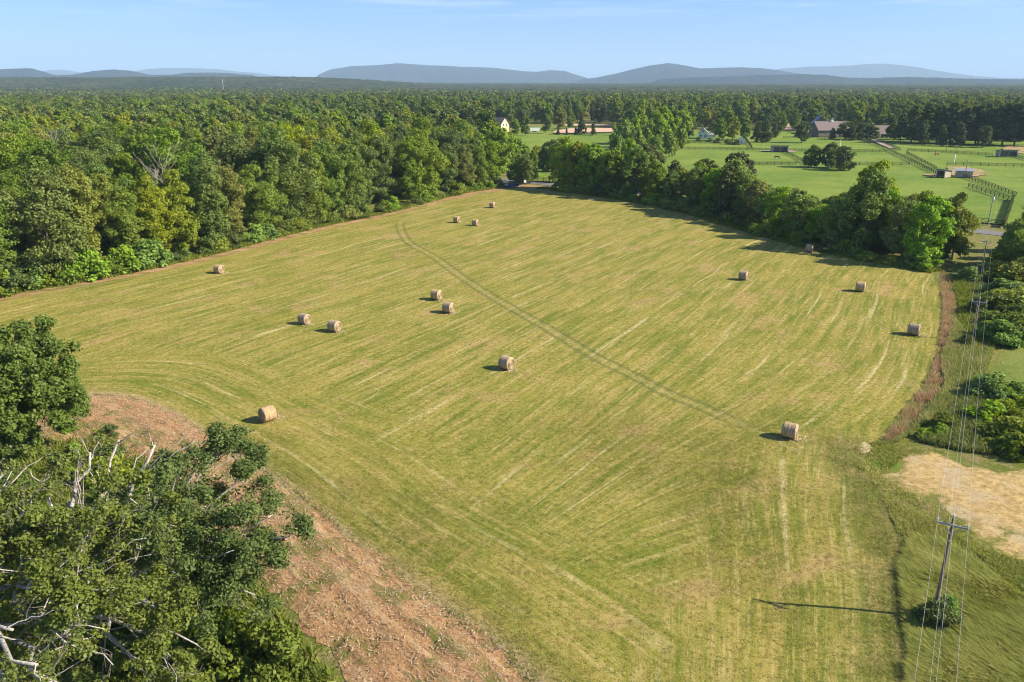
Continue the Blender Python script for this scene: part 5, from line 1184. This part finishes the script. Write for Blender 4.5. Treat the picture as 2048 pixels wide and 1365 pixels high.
gm_red = leaf_mat('red_dock_stems', (0.36, 0.24, 0.13), (0.56, 0.43, 0.26), 0.0, 0.3, 0.0)
gm_short = leaf_mat('stubble_blades', (0.15, 0.19, 0.022), (0.40, 0.34, 0.12), 0.0, 0.3, 0.0)
gm_weed = leaf_mat('weed_leaves', (0.12, 0.185, 0.022), (0.30, 0.31, 0.08), 0.0, 0.35, 0.0)
gr_ = np.random.default_rng(21)
# rank grass right of the field, combed by the wind
lg = G([(1822, 1380), (1820, 1290), (1812, 1230), (1803, 1130), (1830, 1075), (1890, 1085), (1960, 1130), (2048, 1190), (2350, 1330), (2350, 1500), (1850, 1500)])
Q = pts_in(lg, 230000, gr_)
grass('long_grass', 'rank green grass combed by the wind around the nearest power pole', 'grass', Q, 0.45, 0.05, 1.3, gm_long, 31, 0.0, lambda Q: 2.6 + (fbm(Q[:, 0] / 4, Q[:, 1] / 4, 3, 2) - 0.4) * 4, 0.5 + fbm(Q[:, 0] / 1.6, Q[:, 1] / 1.6, 9, 3))
# dry ruddy strip along the right edge of the field
strip = np.vstack([right_edge + np.array([0.3, -0.2]), G([(1768, 888), (1810, 870), (1850, 822), (1893, 770), (1908, 690), (1913, 620), (1902, 558), (1885, 543)])])
Q = pts_in(strip, 340000, gr_, lambda Q: 0.12 + 0.6 * smooth(0.38, 0.6, fbm(Q[:, 0] / 3, Q[:, 1] / 3, 5, 3)))
grass('red_grass', 'dry reddish brown weeds in a strip along the right field edge', 'grass', Q, 0.58, 0.05, 0.6, gm_red, 32, 0.0)
mixz = G([(1880, 720), (1910, 640), (1950, 690), (1985, 700), (1972, 745), (1990, 775), (1960, 775), (1895, 815), (1850, 850), (1800, 885), (1770, 893), (1815, 868), (1855, 820), (1890, 770)])
Q = pts_in(mixz, 200000, gr_)
grass('meadow_weeds', 'mixed green and rusty weeds between the red strip and the power line', 'weeds', Q, 0.6, 0.07, 0.5, gm_long, 33, 0.0)
Q = np.vstack([pts_in(brush_poly, 60000, gr_), pts_in(brush_poly2, 60000, gr_)])
grass('brush_weeds', 'weeds and grass growing through the thickets by the power line', 'weeds', Q, 0.7, 0.09, 0.6, gm_weed, 39, 0.0)
wz = G([(1905, 560), (1945, 545), (1960, 640), (1990, 690), (1975, 740), (1960, 775), (1900, 800), (1860, 850), (1905, 770), (1915, 690), (1918, 620)])
Q = pts_in(wz, 130000, gr_)
grass('lush_weeds', 'lush green weeds between the red strip and the thicket', 'weeds', Q, 0.6, 0.10, 0.7, gm_weed, 40, 0.0)
# rough margin between straw, field and long grass
vz = G([(1700, 900), (1757, 884), (1850, 898), (2000, 920), (2300, 945), (2300, 965), (1900, 905), (1800, 920), (1770, 955), (1830, 995), (1890, 1020), (1940, 1060), (1975, 1100), (2060, 1130), (2100, 1150), (2100, 1230), (2048, 1185), (1960, 1128), (1890, 1083), (1828, 1072), (1800, 1110), (1790, 1050), (1760, 985), (1716, 935)])
Q = pts_in(vz, 160000, gr_, lambda Q: 0.15 + 0.85 * smooth(0.36, 0.55, fbm(Q[:, 0] / 2.2, Q[:, 1] / 2.2, 6, 3)))
grass('rough_grass', 'patchy rough grass around the straw covered ground', 'grass', Q, 0.26, 0.06, 1.2, gm_long, 34, 0.02)
# weeds below the oaks and along the soil
Q = pts_in(scrub, 330000, gr_, lambda Q: (0.25 + 0.75 * smooth(0.34, 0.5, fbm(Q[:, 0] / 2.6, Q[:, 1] / 2.6, 7, 3))) * smooth(90, 40, Q[:, 1]))
grass('undergrowth', 'tangled weeds and tall grass under the near left oaks', 'weeds', Q, 0.6, 0.11, 0.7, gm_weed, 35, 0.0)
Q = pts_in(dirt_poly, 60000, gr_, lambda Q: smooth(0.5, 0.62, fbm(Q[:, 0] / 2.0, Q[:, 1] / 3.0, 8, 3)))
grass('soil_weeds', 'sparse green weeds sprouting in the turned red soil', 'weeds', Q, 0.16, 0.08, 0.9, gm_weed, 36, 0.16)
# dry stalks lying on the soil
Q = pts_in(dirt_poly, 70000, gr_); P = np.c_[Q, np.full(len(Q), 0.2) + furrow(Q[:, 0], Q[:, 1]) * 0.8]; al = np.array([-0.72, 0.7, 0])
V, Fq = quads(P, gr_.normal(size=P.shape) * 0.35 + np.array([0, 0, 1]), 0.045, gr_, 6.0)
tag(MB().add(V, Fq, 0, gr_.uniform(0, 1, len(P))).build('dry_stalks', leaf_mat('dry_stalks', (0.34, 0.24, 0.13), (0.54, 0.43, 0.25), 0, 0.1, 0)), 'dry stalks strewn over the turned red soil', 'straw', kind='stuff')
# stubble: short cut blades over the near half of the field
nf = G([(560, 960), (400, 860), (500, 800), (760, 760), (1100, 760), (1500, 790), (1740, 890), (1800, 1130), (1822, 1390), (1060, 1390)])
Q = pts_in(nf, 520000, gr_, lambda Q: inside(Q, field_poly) * smooth(84, 58, Q[:, 1]) * (0.35 + 0.65 * smooth(0.3, 0.55, fbm(Q[:, 0] / 1.2, Q[:, 1] / 1.2, 10, 3))))
grass('hay_stubble', 'short cut stubble of the mown hay field', 'grass', Q, 0.08, 0.035, 2.4, gm_short, 37, 0.10)
# ragged uncut fringe along the wood and hedgerow
Q1 = edge[R.integers(0, len(edge), 30000)] + nrm * R.uniform(1.6, 4.8, (30000, 1)); Q2 = he[R.integers(0, len(he), 26000)] + hn * R.uniform(0.2, 3.5, (26000, 1)) + R.normal(size=(26000, 2)) * 0.4
grass('edge_grass', 'uncut green grass fringing the foot of the wood and hedgerow', 'grass', np.vstack([Q1, Q2]) + R.normal(size=(56000, 2)) * 0.3, 0.7, 0.14, 0.5, gm_weed, 38, 0.0)

# a leaning pale trunk and bare snags at the edge of the wood
def snag(base, h, lean, label, seed, barkm='dead_bark', leafy=0.0, r0=0.26, z=0.0, nl=6):
    rng = np.random.default_rng(seed); o = empty('dead_tree', (base[0], base[1], z), 0, label, 'dead tree'); mb = MB()
    P = limb_path(np.array([0, 0, -0.3]), np.array([lean[0], lean[1], h * 0.72]), rng, 0.1, 8, 0.03); mb.tube(P, np.linspace(r0, r0 * 0.45, 8), 8); mb.build('trunk', M[barkm], o, True)
    lm = MB(); tips = []
    for i_ in range(nl):
        s = P[rng.integers(3, 8)]; a = rng.uniform(0, 6.28); L_ = h * rng.uniform(0.2, 0.34)
        grow_limb(lm, tips, limb_path(s, s + np.array([math.cos(a) * L_ * 0.6, math.sin(a) * L_ * 0.6, L_ * 0.8]), rng, 0.14, 8, 0.02), r0 * 0.4, 0.04, rng, 1, 0)
    lm.build('branches', [M[barkm], M[barkm]], o, True); return o
q = g(662, 432); snag((q[0] + 1, q[1] + 1), 15, (2.5, 1), 'leaning pale dead tree in the bay of the wood edge', 41, 'pale_bark', r0=0.3)
for (px, py, h, lab), q in zip(SNAG, SNP): snag((q[0], q[1]), h * 0.95, (0.3, 0), lab, int(px), 'dead_bark', r0=0.12, nl=12)

# ------------------------------------------------------------------ light, air, camera
SUN_EL, SUN_AZ = 34.0, 97.5          # degrees up; degrees clockwise from the view direction
w = bpy.data.worlds.new('World'); sc.world = w; w.use_nodes = True; wt = w.node_tree; wt.nodes.clear()
sky = wt.nodes.new('ShaderNodeTexSky'); sky.sky_type = 'NISHITA'; sky.sun_disc = False
sky.sun_elevation = rad(SUN_EL); sky.sun_rotation = rad(SUN_AZ); sky.dust_density = 0.25; sky.ozone_density = 3.0; sky.air_density = 1.0
bg = wt.nodes.new('ShaderNodeBackground'); bg.inputs[1].default_value = 0.095
wo = wt.nodes.new('ShaderNodeOutputWorld')
tc = wt.nodes.new('ShaderNodeTexCoord'); mp = wt.nodes.new('ShaderNodeMapping'); mp.inputs['Scale'].default_value = (5, 5, 90)
ns = wt.nodes.new('ShaderNodeTexNoise'); ns.inputs['Scale'].default_value = 1.0; ns.inputs['Detail'].default_value = 5; ns.inputs['Roughness'].default_value = 0.6
mr = wt.nodes.new('ShaderNodeMapRange'); mr.inputs[1].default_value = 0.50; mr.inputs[2].default_value = 0.72; mr.inputs[4].default_value = 0.4
sep = wt.nodes.new('ShaderNodeSeparateXYZ'); mz = wt.nodes.new('ShaderNodeMapRange'); mz.inputs[1].default_value = 0.06; mz.inputs[2].default_value = 0.085
mm = wt.nodes.new('ShaderNodeMath'); mm.operation = 'MULTIPLY'
mixc = wt.nodes.new('ShaderNodeMixRGB'); mixc.inputs[2].default_value = (6, 6.3, 6.8, 1)
L = wt.links.new
L(tc.outputs['Generated'], mp.inputs[0]); L(mp.outputs[0], ns.inputs['Vector']); L(ns.outputs[0], mr.inputs[0])
L(tc.outputs['Generated'], sep.inputs[0]); L(sep.outputs[2], mz.inputs[0]); L(mr.outputs[0], mm.inputs[0]); L(mz.outputs[0], mm.inputs[1])
tn = wt.nodes.new('ShaderNodeMixRGB'); tn.blend_type = 'MULTIPLY'; tn.inputs[0].default_value = 1.0; tn.inputs[2].default_value = (0.40, 0.58, 0.91, 1)
L(mm.outputs[0], mixc.inputs[0]); L(sky.outputs[0], tn.inputs[1]); L(tn.outputs[0], mixc.inputs[1]); L(mixc.outputs[0], bg.inputs[0]); L(bg.outputs[0], wo.inputs[0])
sl = bpy.data.lights.new('sun', 'SUN'); sl.energy = 5.0; sl.angle = rad(0.53); sl.color = (1.0, 0.89, 0.70)
so = bpy.data.objects.new('sun', sl); COL.objects.link(so)
sd = Vector((math.sin(rad(SUN_AZ)) * math.cos(rad(SUN_EL)), math.cos(rad(SUN_AZ)) * math.cos(rad(SUN_EL)), math.sin(rad(SUN_EL))))
so.rotation_euler = sd.to_track_quat('Z', 'Y').to_euler(); so.location = (60, -20, 90)

hz = MB().box((0, 9000, 350), (44000, 22000, 0)) if False else MB()
x0, x1, y0, y1, z0, z1 = -26000, 26000, -27000, 27000, -40, 700
hz.add([[x0, y0, z0], [x1, y0, z0], [x1, y1, z0], [x0, y1, z0], [x0, y0, z1], [x1, y0, z1], [x1, y1, z1], [x0, y1, z1]],
       [[0, 3, 2, 1], [4, 5, 6, 7], [0, 1, 5, 4], [1, 2, 6, 5], [2, 3, 7, 6], [3, 0, 4, 7]])
hb_ = NB('pale_air'); pv = hb_.n('ShaderNodeVolumePrincipled'); pv.inputs['Color'].default_value = (0.53, 0.74, 1.0, 1)
pv.inputs['Density'].default_value = 0.000075; pv.inputs['Anisotropy'].default_value = 0.0
hb_.t.links.new(pv.outputs[0], hb_.out.inputs['Volume'])
tag(hz.build('haze', hb_.m), 'pale blue summer air between the field and the hills', 'haze', kind='stuff')

cd = bpy.data.cameras.new('camera'); cam = bpy.data.objects.new('camera', cd); COL.objects.link(cam)
cd.sensor_width = 36.0; cd.lens = 36.0 * F / 2048.0; cd.clip_start = 0.5; cd.clip_end = 60000
cam.location = (0, 0, HC); cam.rotation_euler = (PI / 2 - PT, 0, 0); sc.camera = cam

vs = sc.view_settings; vs.view_transform = 'Standard'; vs.look = 'None'; vs.gamma = 1.0; vs.use_curve_mapping = False; vs.exposure = 1.05
cy = sc.cycles; cy.max_bounces = 4; cy.diffuse_bounces = 2; cy.glossy_bounces = 1; cy.transmission_bounces = 2; cy.volume_bounces = 1; cy.transparent_max_bounces = 4
cy.use_denoising = True; cy.denoiser = 'OPENIMAGEDENOISE'; cy.denoising_input_passes = 'RGB_ALBEDO_NORMAL'
cy.use_adaptive_sampling = False; cy.caustics_reflective = False; cy.caustics_refractive = False
cy.filter_width = 1.1
